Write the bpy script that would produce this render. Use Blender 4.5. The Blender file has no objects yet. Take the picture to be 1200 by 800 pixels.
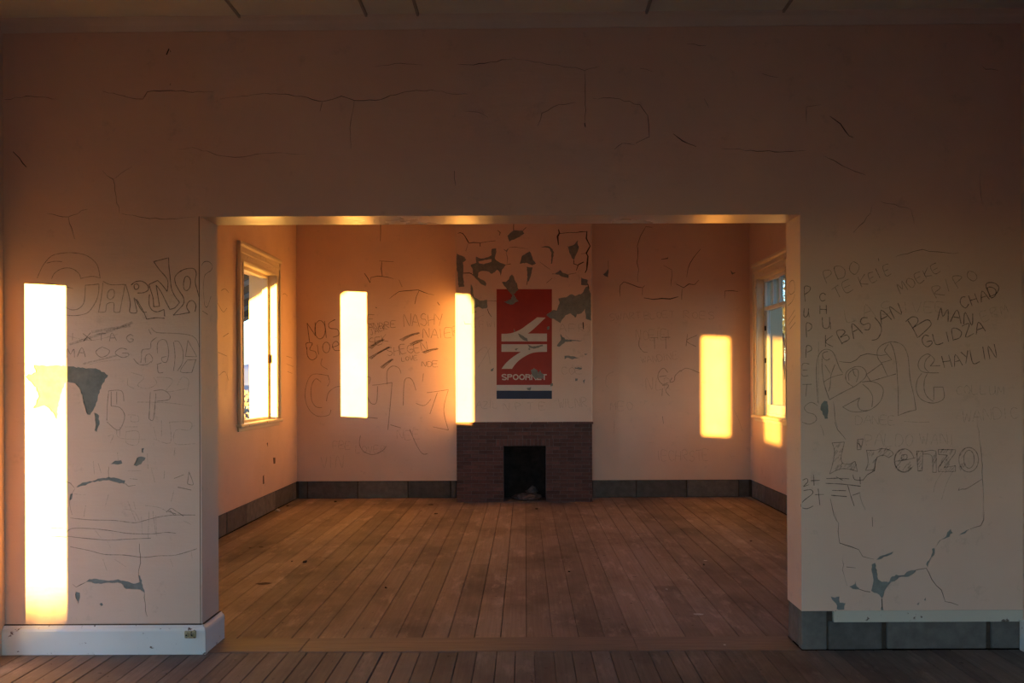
import bpy, bmesh, math, random
from mathutils import Vector, Matrix
from mathutils.geometry import delaunay_2d_cdt

random.seed(7)
S = bpy.context.scene
COL = S.collection

# ------------------------------------------------------------------ camera, sky, sun, exposure
F, PX, PY = 970.0, 615.0, 447.0          # focal length (px of a 1200 px wide frame), principal point
ROLL = 0.004
cam_d = bpy.data.cameras.new('camera')
cam = bpy.data.objects.new('camera', cam_d)
COL.objects.link(cam)
cam.matrix_world = (Matrix.Translation((0, 0, 1.5)) @ Matrix.Rotation(math.pi / 2, 4, 'X')
                    @ Matrix.Rotation(-ROLL, 4, 'Z'))
cam_d.sensor_fit = 'HORIZONTAL'
cam_d.sensor_width = 36.0
cam_d.lens = F / 1200.0 * 36.0
cam_d.shift_x = -(PX - 600) / 1200.0
cam_d.shift_y = (PY - 400) / 1200.0
cam_d.clip_end = 3000
S.camera = cam

SUN_T = 0.577                             # dx/dy of the sun's travel
SUN_DROP = 0.028                          # fall per metre
w = bpy.data.worlds.new('evening_sky')
S.world = w
w.use_nodes = True
nt = w.node_tree
nt.nodes.clear()
sky = nt.nodes.new('ShaderNodeTexSky')
sky.sky_type = 'NISHITA'
sky.sun_disc = False
sky.sun_elevation = math.radians(4.0)
sky.sun_rotation = math.radians(180 + 30)
sky.altitude = 1400
sky.air_density = 1.0
sky.dust_density = 0.2
sky.ozone_density = 2.5
bg = nt.nodes.new('ShaderNodeBackground')
bg.inputs['Strength'].default_value = 1.4
wo = nt.nodes.new('ShaderNodeOutputWorld')
wb_ = nt.nodes.new('ShaderNodeMix')
wb_.data_type = 'RGBA'
wb_.blend_type = 'MULTIPLY'
wb_.inputs[0].default_value = 1.0
wb_.inputs[7].default_value = (0.88, 1.0, 1.16, 1)
nt.links.new(sky.outputs[0], wb_.inputs[6])
nt.links.new(wb_.outputs[2], bg.inputs[0])
nt.links.new(bg.outputs[0], wo.inputs[0])

sun_d = bpy.data.lights.new('evening_sun', 'SUN')
sun_d.energy = 66.0
sun_d.angle = math.radians(0.5)
sun_d.color = (1.0, 0.55, 0.11)
sun = bpy.data.objects.new('evening_sun', sun_d)
COL.objects.link(sun)
sdir = Vector((SUN_T, 1.0, -SUN_DROP * math.hypot(SUN_T, 1.0)))
sun.rotation_euler = sdir.to_track_quat('-Z', 'Y').to_euler()
sun.location = (-20, -30, 8)

S.view_settings.view_transform = 'Standard'
S.view_settings.look = 'None'
S.view_settings.gamma = 1.0
S.view_settings.use_curve_mapping = False
S.view_settings.exposure = 0.0
S.cycles.max_bounces = 12
S.cycles.diffuse_bounces = 8
S.cycles.glossy_bounces = 4
S.cycles.transparent_max_bounces = 16
S.cycles.sample_clamp_indirect = 6.0
S.cycles.use_denoising = True

# ------------------------------------------------------------------ the place, in metres
Y0, Y1 = 4.604, 4.854                     # partition, near and far face
OL, OR, OZ = -1.80, 1.535, 2.426          # wide opening in it
XL, XR = -2.95, 2.915                     # back room side walls
FL, FR = -2.895, 2.765                    # front room side walls
YB = 10.71                                # back wall
YC = 10.32                                # fireplace front
YU = 10.345                               # chimney breast front
BL, BR = -0.856, 0.840                    # chimney breast sides
YR = -2.2                                 # wall behind the camera
TH = 0.30                                 # outer wall thickness
HT = 3.75
ZB = 0.222                                # top of the bare block course


def px(x, y):
    dx, dy = x - PX, y - PY
    return (dx - ROLL * dy, dy + ROLL * dx)


def on_y(Y):                              # picture point -> (X, Z) on a wall facing the camera
    def f(p):
        a, b = px(*p)
        return (a / F * Y, 1.5 - b / F * Y)
    return f


def on_x(X):                              # picture point -> (Y, Z) on a side wall
    def f(p):
        a, b = px(*p)
        Y = X * F / a
        return (Y, 1.5 - b / F * Y)
    return f


def zoom(x0, y0, s):
    return lambda pts: [(x0 + a / s, y0 + b / s) for a, b in pts]


T_FRONT = lambda u, v, k: (u, Y0 - k, v)
T_BACK = lambda u, v, k: (u, YB - k, v)
T_BREAST = lambda u, v, k: (u, YU - k, v)
T_LEFT = lambda u, v, k: (XL + k, u, v)
T_RIGHT = lambda u, v, k: (XR - k, u, v)
T_JAMBL = lambda u, v, k: (OL + k, u, v)
T_JAMBR = lambda u, v, k: (OR - k, u, v)

# ------------------------------------------------------------------ materials


class NT:
    def __init__(s, name):
        s.m = bpy.data.materials.new(name)
        s.m.use_nodes = True
        s.t = s.m.node_tree
        s.b = s.t.nodes['Principled BSDF']
        s.o = s.t.nodes['Material Output']

    def n(s, t, **kw):
        x = s.t.nodes.new(t)
        for k, v in kw.items():
            if k in x.inputs:
                x.inputs[k].default_value = v
            else:
                setattr(x, k, v)
        return x

    def l(s, a, b):
        s.t.links.new(a, b)

    def pos(s, scale=(1, 1, 1), rnd=False):
        g = s.n('ShaderNodeNewGeometry')
        mp = s.n('ShaderNodeMapping')
        mp.inputs['Scale'].default_value = scale
        s.l(g.outputs['Position'], mp.inputs['Vector'])
        if rnd:
            oi = s.n('ShaderNodeObjectInfo')
            mu = s.n('ShaderNodeMath', operation='MULTIPLY')
            mu.inputs[1].default_value = 37.0
            s.l(oi.outputs['Random'], mu.inputs[0])
            cb = s.n('ShaderNodeCombineXYZ')
            for i in range(3):
                s.l(mu.outputs[0], cb.inputs[i])
            s.l(cb.outputs[0], mp.inputs['Location'])
        return mp.outputs[0]

    def noise(s, vec, scale, detail=4, rough=0.55):
        x = s.n('ShaderNodeTexNoise')
        x.inputs['Scale'].default_value = scale
        x.inputs['Detail'].default_value = detail
        x.inputs['Roughness'].default_value = rough
        s.l(vec, x.inputs['Vector'])
        return x.outputs['Fac']

    def ramp(s, fac, stops):
        r = s.n('ShaderNodeValToRGB')
        e = r.color_ramp.elements
        while len(e) < len(stops):
            e.new(0.5)
        for i, (p, c) in enumerate(stops):
            e[i].position = p
            e[i].color = (*c, 1) if len(c) == 3 else c
        s.l(fac, r.inputs[0])
        return r.outputs[0]

    def mix(s, a, b, fac, mode='MIX'):
        x = s.n('ShaderNodeMix', data_type='RGBA', blend_type=mode)
        for sock, v in ((x.inputs[6], a), (x.inputs[7], b), (x.inputs[0], fac)):
            if isinstance(v, (int, float)):
                sock.default_value = v
            elif isinstance(v, tuple):
                sock.default_value = (*v, 1)
            else:
                s.l(v, sock)
        return x.outputs[2]

    def bump(s, h, strength=0.2, dist=0.01):
        x = s.n('ShaderNodeBump')
        x.inputs['Strength'].default_value = strength
        x.inputs['Distance'].default_value = dist
        s.l(h, x.inputs['Height'])
        s.l(x.outputs[0], s.b.inputs['Normal'])

    def fin(s, col, rough=0.6, spec=0.5):
        if isinstance(col, tuple):
            s.b.inputs['Base Color'].default_value = (*col, 1)
        else:
            s.l(col, s.b.inputs['Base Color'])
        if isinstance(rough, (int, float)):
            s.b.inputs['Roughness'].default_value = rough
        else:
            s.l(rough, s.b.inputs['Roughness'])
        s.b.inputs['Specular IOR Level'].default_value = spec
        return s.m


def mat_wall(name, c1, c2, rough=0.5, spec=0.4, dirt=0.4):
    m = NT(name)
    p = m.pos()
    a = m.noise(p, 1.3, 5)
    col = m.mix(c1, c2, m.ramp(a, [(0.35, (0, 0, 0)), (0.68, (1, 1, 1))]))
    sm = m.noise(p, 7.0, 6, 0.7)
    col = m.mix(col, (0.16, 0.12, 0.10), m.ramp(sm, [(0.60, (0, 0, 0)), (0.82, (dirt,) * 3)]))
    wv = m.noise(m.pos((1.2, 1.2, 9.0)), 2.2, 3)
    fine = m.noise(p, 60, 3)
    h = m.mix(wv, fine, 0.25)
    m.bump(h, 0.22, 0.012)
    return m.fin(col, m.ramp(a, [(0.3, (rough - 0.08,) * 3), (0.7, (rough + 0.1,) * 3)]), spec)


def mat_simple(name, c1, c2=None, scale=8, rough=0.7, spec=0.4, bump=0.15, bd=0.01, rnd=False, stretch=(1, 1, 1)):
    m = NT(name)
    p = m.pos(stretch, rnd)
    a = m.noise(p, scale, 6, 0.6)
    col = m.mix(c1, c2 or c1, m.ramp(a, [(0.3, (0, 0, 0)), (0.7, (1, 1, 1))]))
    if rnd:
        oi = m.n('ShaderNodeObjectInfo')
        v = m.ramp(oi.outputs['Random'], [(0, (0.72,) * 3), (1, (1.2, 1.17, 1.15))])
        col = m.mix(col, v, 1.0, 'MULTIPLY')
    if bump:
        m.bump(a, bump, bd)
    return m.fin(col, rough, spec)


def mat_chipped(name, base, chip, thr=0.66, scale=16, rough=0.4):
    m = NT(name)
    p = m.pos()
    a = m.noise(p, scale, 8, 0.62)
    g = m.noise(p, 2.5, 4)
    col = m.mix(base, tuple(v * 0.8 for v in base), g)
    k = m.ramp(a, [(thr, (0, 0, 0)), (thr + 0.025, (1, 1, 1))])
    col = m.mix(col, chip, k)
    inv = m.n('ShaderNodeInvert')
    m.l(k, inv.inputs['Color'])
    m.bump(inv.outputs[0], 0.3, 0.004)
    return m.fin(col, rough, 0.5)


def mat_floor(name, c1, c2, c3):
    m = NT(name)
    p = m.pos((1, 1, 1), True)
    oi = m.n('ShaderNodeObjectInfo')
    g = m.noise(m.pos((60, 1.6, 60), True), 1.0, 6, 0.65)
    col = m.mix(c1, c2, m.ramp(g, [(0.32, (0, 0, 0)), (0.7, (1, 1, 1))]))
    st = m.noise(m.pos((1.1, 0.7, 1)), 1.6, 6, 0.62)
    col = m.mix(col, c3, m.ramp(st, [(0.46, (0, 0, 0)), (0.70, (0.85, 0.85, 0.85))]))
    wr = m.noise(m.pos((3, 0.9, 1)), 2.4, 7, 0.7)
    col = m.mix(col, tuple(v * 1.55 for v in c2), m.ramp(wr, [(0.54, (0, 0, 0)), (0.72, (0.75, 0.75, 0.75))]))
    sp = m.noise(p, 26, 4, 0.5)
    col = m.mix(col, (0.03, 0.022, 0.018), m.ramp(sp, [(0.69, (0, 0, 0)), (0.73, (0.8, 0.8, 0.8))]))
    v = m.ramp(oi.outputs['Random'], [(0, (0.74,) * 3), (1, (1.18, 1.15, 1.12))])
    col = m.mix(col, v, 1.0, 'MULTIPLY')
    m.bump(g, 0.18, 0.004)
    return m.fin(col, m.ramp(st, [(0.3, (0.62,) * 3), (0.7, (0.78,) * 3)]), 0.25)


def mat_pencil(name, col, dens):
    m = NT(name)
    m.fin(col, 0.7, 0.2)
    t = m.n('ShaderNodeBsdfTransparent')
    x = m.n('ShaderNodeMixShader')
    a = m.noise(m.pos(), 95, 3, 0.6)
    lo = max(0.0, dens - 0.35)
    f = m.ramp(a, [(0.3, (lo,) * 3), (0.62, (dens,) * 3)])
    m.l(f, x.inputs[0])
    m.l(t.outputs[0], x.inputs[1])
    m.l(m.b.outputs[0], x.inputs[2])
    m.l(x.outputs[0], m.o.inputs['Surface'])
    return m.m


M = {}
M['paint'] = mat_wall('pink_wall_paint', (0.68, 0.48, 0.37), (0.61, 0.425, 0.325), 0.46, 0.5)
M['paint_upper'] = M['paint']
M['gloss'] = mat_wall('gloss_soffit_paint', (0.62, 0.46, 0.36), (0.55, 0.40, 0.31), 0.30, 0.6, 0.05)
M['plaster'] = mat_simple('bare_grey_plaster', (0.235, 0.24, 0.22), (0.165, 0.17, 0.157), 24, 0.9, 0.2, 0.3, 0.006)
M['reveal'] = mat_wall('cream_reveal_paint', (0.72, 0.60, 0.43), (0.64, 0.53, 0.38), 0.5)
M['bead'] = mat_simple('pale_corner_bead', (0.70, 0.55, 0.43), (0.62, 0.48, 0.37), 8, 0.4, 0.5)
M['outer'] = mat_simple('outer_render', (0.62, 0.57, 0.50), (0.52, 0.48, 0.42), 5, 0.85)
M['block'] = mat_simple('bare_concrete_block', (0.155, 0.146, 0.136), (0.098, 0.092, 0.086), 14, 0.9, 0.2, 0.4, 0.008, True)
M['mortar'] = mat_simple('dark_mortar', (0.085, 0.06, 0.045), (0.05, 0.04, 0.032), 30, 0.95, 0.1, 0.4)
M['creamband'] = mat_chipped('cream_paint_band', (0.56, 0.52, 0.43), (0.14, 0.10, 0.08), 0.63, 16, 0.55)
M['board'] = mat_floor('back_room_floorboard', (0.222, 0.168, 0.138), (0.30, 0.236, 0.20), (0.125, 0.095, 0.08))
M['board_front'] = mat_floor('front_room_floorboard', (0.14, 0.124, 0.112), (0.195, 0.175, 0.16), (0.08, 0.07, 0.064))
M['threshold'] = mat_simple('threshold_wood', (0.25, 0.19, 0.155), (0.17, 0.127, 0.102), 3, 0.6, 0.35, 0.1, 0.004, True, (1, 14, 14))
M['subfloor'] = mat_simple('subfloor_dark', (0.02, 0.015, 0.012), None, 8, 0.95, 0.1)
M['skirting'] = mat_chipped('white_skirting_enamel', (0.74, 0.735, 0.70), (0.13, 0.075, 0.055), 0.635, 20, 0.35)
M['grime'] = mat_simple('rust_brown_grime', (0.12, 0.065, 0.04), (0.07, 0.04, 0.03), 40, 0.9)
M['trim'] = mat_chipped('cream_window_paint', (0.72, 0.62, 0.48), (0.20, 0.12, 0.07), 0.645, 22, 0.42)
M['bluewhite'] = mat_chipped('white_sash_paint', (0.70, 0.71, 0.70), (0.16, 0.11, 0.08), 0.645, 24, 0.42)
M['ceiling'] = mat_simple('ceiling_board_paint', (0.70, 0.68, 0.56), (0.62, 0.60, 0.50), 3, 0.7, 0.3, 0.08)
M['cornice'] = mat_simple('cornice_paint', (0.64, 0.55, 0.46), (0.56, 0.48, 0.40), 4, 0.55, 0.4, 0.08)
M['batten'] = mat_simple('batten_paint', (0.34, 0.31, 0.26), (0.27, 0.25, 0.21), 5, 0.7)
M['brick'] = mat_simple('dark_red_brick', (0.150, 0.072, 0.058), (0.09, 0.052, 0.045), 11, 0.85, 0.25, 0.4, 0.006, True)
M['brick_mortar'] = mat_simple('grey_brick_mortar', (0.17, 0.145, 0.135), (0.11, 0.092, 0.084), 22, 0.95, 0.1, 0.3)
M['mantel'] = mat_simple('red_mantel_tile', (0.15, 0.055, 0.042), (0.09, 0.04, 0.035), 9, 0.6, 0.4, 0.2, 0.004, True)
M['soot'] = mat_simple('sooty_firebox', (0.035, 0.030, 0.029), (0.012, 0.011, 0.011), 9, 0.95, 0.1, 0.5, 0.02)
M['ash'] = mat_simple('grey_ash', (0.20, 0.16, 0.15), (0.07, 0.055, 0.05), 16, 0.95, 0.1, 0.6, 0.02)
M['red'] = mat_simple('sign_red_paint', (0.335, 0.028, 0.020), (0.27, 0.022, 0.018), 5, 0.5, 0.4, 0.05)
M['white'] = mat_simple('sign_white_paint', (0.56, 0.50, 0.45), (0.50, 0.44, 0.39), 6, 0.55, 0.4, 0.05)
M['blue'] = mat_simple('sign_navy_paint', (0.014, 0.022, 0.062), (0.011, 0.017, 0.048), 6, 0.5, 0.4, 0.05)
M['crack'] = mat_simple('crack_shade_tone', (0.05, 0.038, 0.031), (0.10, 0.074, 0.06), 30, 1.0, 0.0, 0)  # dark tone that paints the shade inside the cracks
M['pencil'] = mat_pencil('pencil_line', (0.055, 0.047, 0.044), 0.82)
M['pencil_mid'] = mat_pencil('soft_pencil_line', (0.072, 0.06, 0.055), 0.66)
M['pencil_faint'] = mat_pencil('faint_pencil_line', (0.10, 0.082, 0.073), 0.33)
M['brass'] = mat_chipped('tarnished_fitting', (0.42, 0.34, 0.19), (0.05, 0.04, 0.03), 0.56, 60, 0.5)
M['platform'] = mat_simple('bounce_cut_gravel', (0.075, 0.072, 0.070), (0.045, 0.043, 0.042), 9, 0.95, 0.1, 0.4)
M['frost'] = mat_simple('frosty_ground', (0.17, 0.18, 0.21), (0.10, 0.095, 0.09), 0.35, 0.95, 0.1, 0.2, 0.05)
M['scrub'] = mat_simple('dry_scrub', (0.36, 0.28, 0.19), (0.22, 0.17, 0.12), 1.5, 0.95, 0.1, 0.3, 0.05)
M['hill'] = mat_simple('blue_grey_hill', (0.20, 0.25, 0.33), (0.16, 0.20, 0.27), 0.02, 1.0, 0.0, 0)
M['roofwood'] = mat_simple('grey_roof_timber', (0.16, 0.145, 0.125), (0.095, 0.088, 0.078), 5, 0.9, 0.2, 0.2)
M['roofboard'] = mat_simple('pale_roof_board', (0.34, 0.31, 0.27), (0.25, 0.23, 0.20), 5, 0.9, 0.2, 0.2)
M['bark'] = mat_simple('tree_bark', (0.10, 0.075, 0.055), (0.06, 0.045, 0.035), 12, 0.95)
M['leaf'] = mat_simple('dull_green_leaf', (0.085, 0.095, 0.045), (0.055, 0.06, 0.03), 6, 0.8)
M['litter_dark'] = mat_simple('dark_litter', (0.025, 0.02, 0.018), (0.04, 0.03, 0.025), 20, 0.9)
M['litter_pale'] = mat_simple('pale_litter', (0.62, 0.60, 0.58), (0.45, 0.42, 0.40), 20, 0.8)
M['litter_brown'] = mat_simple('brown_litter', (0.10, 0.06, 0.035), (0.06, 0.04, 0.025), 20, 0.9)

g = NT('window_glass')
g.b.inputs['Base Color'].default_value = (1, 1, 1, 1)
_tr = g.n('ShaderNodeBsdfTransparent')
_tr.inputs[0].default_value = (0.80, 0.80, 0.77, 1)
_gl = g.n('ShaderNodeBsdfGlossy')
_gl.inputs['Roughness'].default_value = 0.03
_lw = g.n('ShaderNodeLayerWeight')
_lw.inputs['Blend'].default_value = 0.35
_pw = g.n('ShaderNodeMath', operation='POWER')
g.l(_lw.outputs['Facing'], _pw.inputs[0])
_pw.inputs[1].default_value = 3.0
_ad = g.n('ShaderNodeMath', operation='MULTIPLY_ADD')
g.l(_pw.outputs[0], _ad.inputs[0])
_ad.inputs[1].default_value = 0.35
_ad.inputs[2].default_value = 0.035
_mx = g.n('ShaderNodeMixShader')
g.l(_ad.outputs[0], _mx.inputs[0])
g.l(_tr.outputs[0], _mx.inputs[1])
g.l(_gl.outputs[0], _mx.inputs[2])
g.l(_mx.outputs[0], g.o.inputs['Surface'])
M['glass'] = g.m
d_ = NT('dusty_window_glass')
d_.b.inputs['Base Color'].default_value = (0.35, 0.32, 0.28, 1)
d_.b.inputs['Roughness'].default_value = 0.6
_t2 = d_.n('ShaderNodeBsdfTransparent')
_t2.inputs[0].default_value = (0.84, 0.80, 0.72, 1)
_m2 = d_.n('ShaderNodeMixShader')
d_.l(d_.ramp(d_.noise(d_.pos(), 3.0, 6, 0.6), [(0.35, (0.04,) * 3), (0.75, (0.22,) * 3)]), _m2.inputs[0])
d_.l(_t2.outputs[0], _m2.inputs[1])
d_.l(d_.b.outputs[0], _m2.inputs[2])
d_.l(_m2.outputs[0], d_.o.inputs['Surface'])
M['dusty'] = d_.m

# ------------------------------------------------------------------ mesh helpers


def put(o, parent=None, label=None, cat=None, kind=None, group=None):
    COL.objects.link(o)
    if parent is not None:
        o.parent = parent
    if label:
        o['label'] = label
    if cat:
        o['category'] = cat
    if kind:
        o['kind'] = kind
    if group:
        o['group'] = group
    return o


def empty(name, loc, label, cat=None, kind=None, group=None):
    o = bpy.data.objects.new(name, None)
    o.empty_display_size = 0.1
    o.location = loc
    put(o, None, label, cat, kind, group)
    bpy.context.view_layer.update()
    return o


def mesh_obj(name, verts, faces, mats, parent=None, idx=None, smooth=False, **kw):
    me = bpy.data.meshes.new(name)
    me.from_pydata([tuple(v) for v in verts], [], faces)
    for m in (mats if isinstance(mats, (list, tuple)) else [mats]):
        me.materials.append(M[m])
    if idx:
        me.polygons.foreach_set('material_index', idx)
    if smooth:
        me.polygons.foreach_set('use_smooth', [True] * len(faces))
    me.update()
    o = bpy.data.objects.new(name, me)
    put(o, parent, **kw)
    if parent is not None:
        o.matrix_parent_inverse = parent.matrix_world.inverted()
    return o


def bm_obj(name, bm, mat, parent=None, smooth=False, **kw):
    me = bpy.data.meshes.new(name)
    bmesh.ops.recalc_face_normals(bm, faces=bm.faces)
    bm.to_mesh(me)
    bm.free()
    for m in (mat if isinstance(mat, (list, tuple)) else [mat]):
        me.materials.append(M[m])
    if smooth:
        me.polygons.foreach_set('use_smooth', [True] * len(me.polygons))
    o = bpy.data.objects.new(name, me)
    put(o, parent, **kw)
    if parent is not None:
        o.matrix_parent_inverse = parent.matrix_world.inverted()
    return o


def bm_box(bm, x0, x1, y0, y1, z0, z1):
    vs = [bm.verts.new((x, y, z)) for z in (z0, z1) for y in (y0, y1) for x in (x0, x1)]
    for f in ((0, 2, 3, 1), (4, 5, 7, 6), (0, 1, 5, 4), (2, 6, 7, 3), (0, 4, 6, 2), (1, 3, 7, 5)):
        bm.faces.new([vs[i] for i in f])
    return vs


def box(name, x0, x1, y0, y1, z0, z1, mat, parent=None, bev=0.0, wob=0.0, **kw):
    bm = bmesh.new()
    bm_box(bm, min(x0, x1), max(x0, x1), min(y0, y1), max(y0, y1), min(z0, z1), max(z0, z1))
    if wob:
        for v in bm.verts:
            v.co += Vector([random.uniform(-wob, wob) for _ in range(3)])
    if bev:
        bmesh.ops.bevel(bm, geom=bm.edges[:], offset=bev, segments=1, affect='EDGES')
    return bm_obj(name, bm, mat, parent, **kw)


def boxes(name, lst, mat, parent=None, bev=0.0, **kw):
    bm = bmesh.new()
    for b in lst:
        bm_box(bm, *b)
    if bev:
        bmesh.ops.bevel(bm, geom=bm.edges[:], offset=bev, segments=1, affect='EDGES')
    return bm_obj(name, bm, mat, parent, **kw)


def ragged(poly, seg, amp, rng):
    out = []
    n = len(poly)
    for i in range(n):
        a, b = poly[i], poly[(i + 1) % n]
        d = math.hypot(b[0] - a[0], b[1] - a[1])
        k = max(1, int(d / seg))
        for j in range(k):
            t = j / k
            e = amp if j else amp * 0.4
            out.append((a[0] + (b[0] - a[0]) * t + rng.uniform(-e, e), a[1] + (b[1] - a[1]) * t + rng.uniform(-e, e)))
    return out


def cdt(outer, holes=(), islands=(), more=()):
    """triangles of outer minus holes plus islands; boundary edges come back oriented"""
    vs, fs = [], []
    for poly in [outer, *holes, *islands, *more]:
        b = len(vs)
        vs += [Vector(p) for p in poly]
        fs.append(list(range(b, b + len(poly))))
    nh = len(holes)
    ni = nh + len(islands)
    ov, oe, of, _, _, oid = delaunay_2d_cdt(vs, [], fs, 0, 1e-6)
    tris = []
    for f, ids in zip(of, oid):
        if 0 not in ids and not any(i > ni for i in ids):
            continue
        if any(1 <= i <= nh for i in ids) and not any(nh < i <= ni for i in ids):
            continue
        a, b, c = (ov[i] for i in f[:3])
        if (b - a).cross(c - a) < 0:
            f = list(reversed(f))
        tris.append(list(f))
    cnt = {}
    for f in tris:
        for i in range(len(f)):
            e = (f[i], f[(i + 1) % len(f)])
            cnt[e] = cnt.get(e, 0) + 1
    bnd = [e for e in cnt if (e[1], e[0]) not in cnt]
    return ov, tris, bnd


def sheet(name, outer, holes, T, k0, k1, mats, parent=None, islands=(), back=True, **kw):
    """slab between depth k0 (inside) and k1 (visible face); mats = face, edge, back"""
    ov, tris, bnd = cdt(outer, holes, islands)
    n = len(ov)
    V = [T(p[0], p[1], k1) for p in ov] + [T(p[0], p[1], k0) for p in ov]
    Fc = [list(f) for f in tris]
    idx = [0] * len(tris)
    for a, b in bnd:
        Fc.append([b, a, a + n, b + n])
        idx.append(1)
    if back:
        for f in tris:
            Fc.append([i + n for i in reversed(f)])
            idx.append(2)
    o = mesh_obj(name, V, Fc, mats if len(mats) == 3 else [mats[0], mats[-1], mats[-1]], parent, idx, **kw)
    bm = bmesh.new()
    bm.from_mesh(o.data)
    bmesh.ops.recalc_face_normals(bm, faces=bm.faces)
    bm.to_mesh(o.data)
    bm.free()
    return o


def smooth_line(pts, sub=4, closed=False):
    if len(pts) < 3:
        return list(pts)
    P = list(pts)
    out = []
    n = len(P)
    for i in range(n - 1):
        p0 = P[i - 1] if i else P[0]
        p1, p2 = P[i], P[i + 1]
        p3 = P[i + 2] if i + 2 < n else P[-1]
        for j in range(sub):
            t = j / sub
            q = []
            for c in (0, 1):
                q.append(0.5 * (2 * p1[c] + (p2[c] - p0[c]) * t + (2 * p0[c] - 5 * p1[c] + 4 * p2[c] - p3[c]) * t * t
                                + (3 * p1[c] - p0[c] - 3 * p2[c] + p3[c]) * t ** 3))
            out.append(tuple(q))
    out.append(tuple(P[-1]))
    return out


def ribbon(pts, wd, taper=False, rng=None):
    """2D left/right offset lists of a stroke"""
    L, R = [], []
    n = len(pts)
    for i in range(n):
        a = pts[max(0, i - 1)]
        b = pts[min(n - 1, i + 1)]
        dx, dy = b[0] - a[0], b[1] - a[1]
        d = math.hypot(dx, dy) or 1
        h = wd * 0.5
        if taper:
            h *= 0.35 + 0.65 * math.sin(math.pi * (i + 0.5) / n)
        if rng:
            h *= rng.uniform(0.7, 1.3)
        L.append((pts[i][0] - dy / d * h, pts[i][1] + dx / d * h))
        R.append((pts[i][0] + dy / d * h, pts[i][1] - dx / d * h))
    return L, R


def strokes(name, lines, T, k, wd, mat, parent, smooth=True, **kw):
    V, Fc = [], []
    rng = random.Random(len(lines) * 31 + int(wd * 1e5))
    for ln in lines:
        pts = smooth_line(ln) if smooth else ln
        if len(pts) < 2:
            continue
        L, R = ribbon(pts, wd, False, rng)
        b = len(V)
        m = len(pts)
        V += [T(p[0], p[1], k) for p in L] + [T(p[0], p[1], k) for p in R]
        for i in range(m - 1):
            Fc.append([b + i, b + m + i, b + m + i + 1, b + i + 1])
    return mesh_obj(name, V, Fc, mat, parent, **kw)


GL = {
    'A': [[(0, 0), (.5, 1), (1, 0)], [(.2, .4), (.8, .4)]],
    'B': [[(0, 0), (0, 1), (.7, .95), (.75, .65), (.1, .52), (.85, .42), (.85, .08), (0, 0)]],
    'C': [[(.95, .85), (.5, 1), (.08, .7), (.08, .3), (.45, 0), (.95, .15)]],
    'D': [[(0, 0), (0, 1), (.6, .95), (.95, .5), (.6, .05), (0, 0)]],
    'E': [[(.9, 1), (0, 1), (0, 0), (.9, 0)], [(0, .5), (.7, .5)]],
    'F': [[(.9, 1), (0, 1), (0, 0)], [(0, .5), (.7, .5)]],
    'G': [[(.9, .85), (.5, 1), (.08, .7), (.08, .3), (.5, 0), (.95, .2), (.92, .45), (.5, .45)]],
    'H': [[(0, 0), (0, 1)], [(.9, 0), (.9, 1)], [(0, .5), (.9, .5)]],
    'I': [[(.15, 0), (.15, 1)]],
    'J': [[(.7, 1), (.8, .3), (.5, 0), (.1, .15)]],
    'K': [[(0, 0), (0, 1)], [(.85, 1), (0, .45), (.9, 0)]],
    'L': [[(0, 1), (0, 0), (.8, .03)]],
    'M': [[(0, 0), (.1, 1), (.5, .35), (.9, 1), (1, 0)]],
    'N': [[(0, 0), (.05, 1), (.85, 0), (.9, 1)]],
    'O': [[(.5, 1), (.12, .8), (.05, .4), (.4, 0), (.85, .2), (.95, .65), (.5, 1)]],
    'P': [[(.1, 0), (0, 1), (.7, .95), (.8, .65), (.1, .45)]],
    'R': [[(0, 0), (0, 1), (.7, .95), (.75, .65), (.1, .48), (.9, 0)]],
    'S': [[(.9, .88), (.5, 1), (.1, .8), (.3, .55), (.75, .45), (.9, .2), (.5, 0), (.05, .12)]],
    'T': [[(0, .97), (1, 1)], [(.5, 1), (.5, 0)]],
    'U': [[(0, 1), (.05, .2), (.4, 0), (.8, .25), (.85, 1)], [(.85, .6), (.95, 0)]],
    'V': [[(0, 1), (.45, 0), (.9, 1)]],
    'W': [[(0, 1), (.25, 0), (.5, .7), (.75, 0), (1, 1)]],
    'X': [[(0, 0), (.9, 1)], [(.05, 1), (.9, 0)]],
    'Y': [[(0, 1), (.45, .5)], [(.9, 1), (.3, 0)]],
    'Z': [[(0, 1), (.9, 1), (0, 0), (.95, .03)]],
    '-': [[(.1, .45), (.8, .5)]], '.': [[(.3, 0), (.45, .08)]],
    '1': [[(.4, 0), (.4, 1)]], '3': [[(.1, .9), (.7, 1), (.8, .7), (.3, .52), (.85, .35), (.6, 0), (.05, .1)]],
}


def word(txt, x, y, h, ang=0.0, wdt=0.62, gap=0.28, jit=0.05, seed=1, grow=0.0):
    """hand-printed word as strokes in picture pixels, baseline start (x, y)"""
    rng = random.Random(seed * 77 + len(txt))
    ca, sa = math.cos(math.radians(ang)), math.sin(math.radians(ang))
    cx = 0.0
    out = []
    for i, ch in enumerate(txt):
        hh = h * (1 + grow * i) * rng.uniform(0.92, 1.08)
        ww = hh * wdt
        dy = rng.uniform(-0.06, 0.06) * h
        sl = rng.uniform(-0.08, 0.10)
        for ln in GL.get(ch, []):
            l2 = []
            for a, b in ln:
                u = cx + (a + sl * b) * ww + rng.uniform(-jit, jit) * hh
                v = b * hh + dy + rng.uniform(-jit, jit) * hh
                l2.append((x + u * ca - v * sa * 1.0, y - (u * sa + v * ca)))
            out.append(l2)
        cx += ww * (1 + gap) if ch not in 'I1.' else ww * (0.55 + gap)
        if ch == ' ':
            cx += ww * 0.2
    return out

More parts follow.
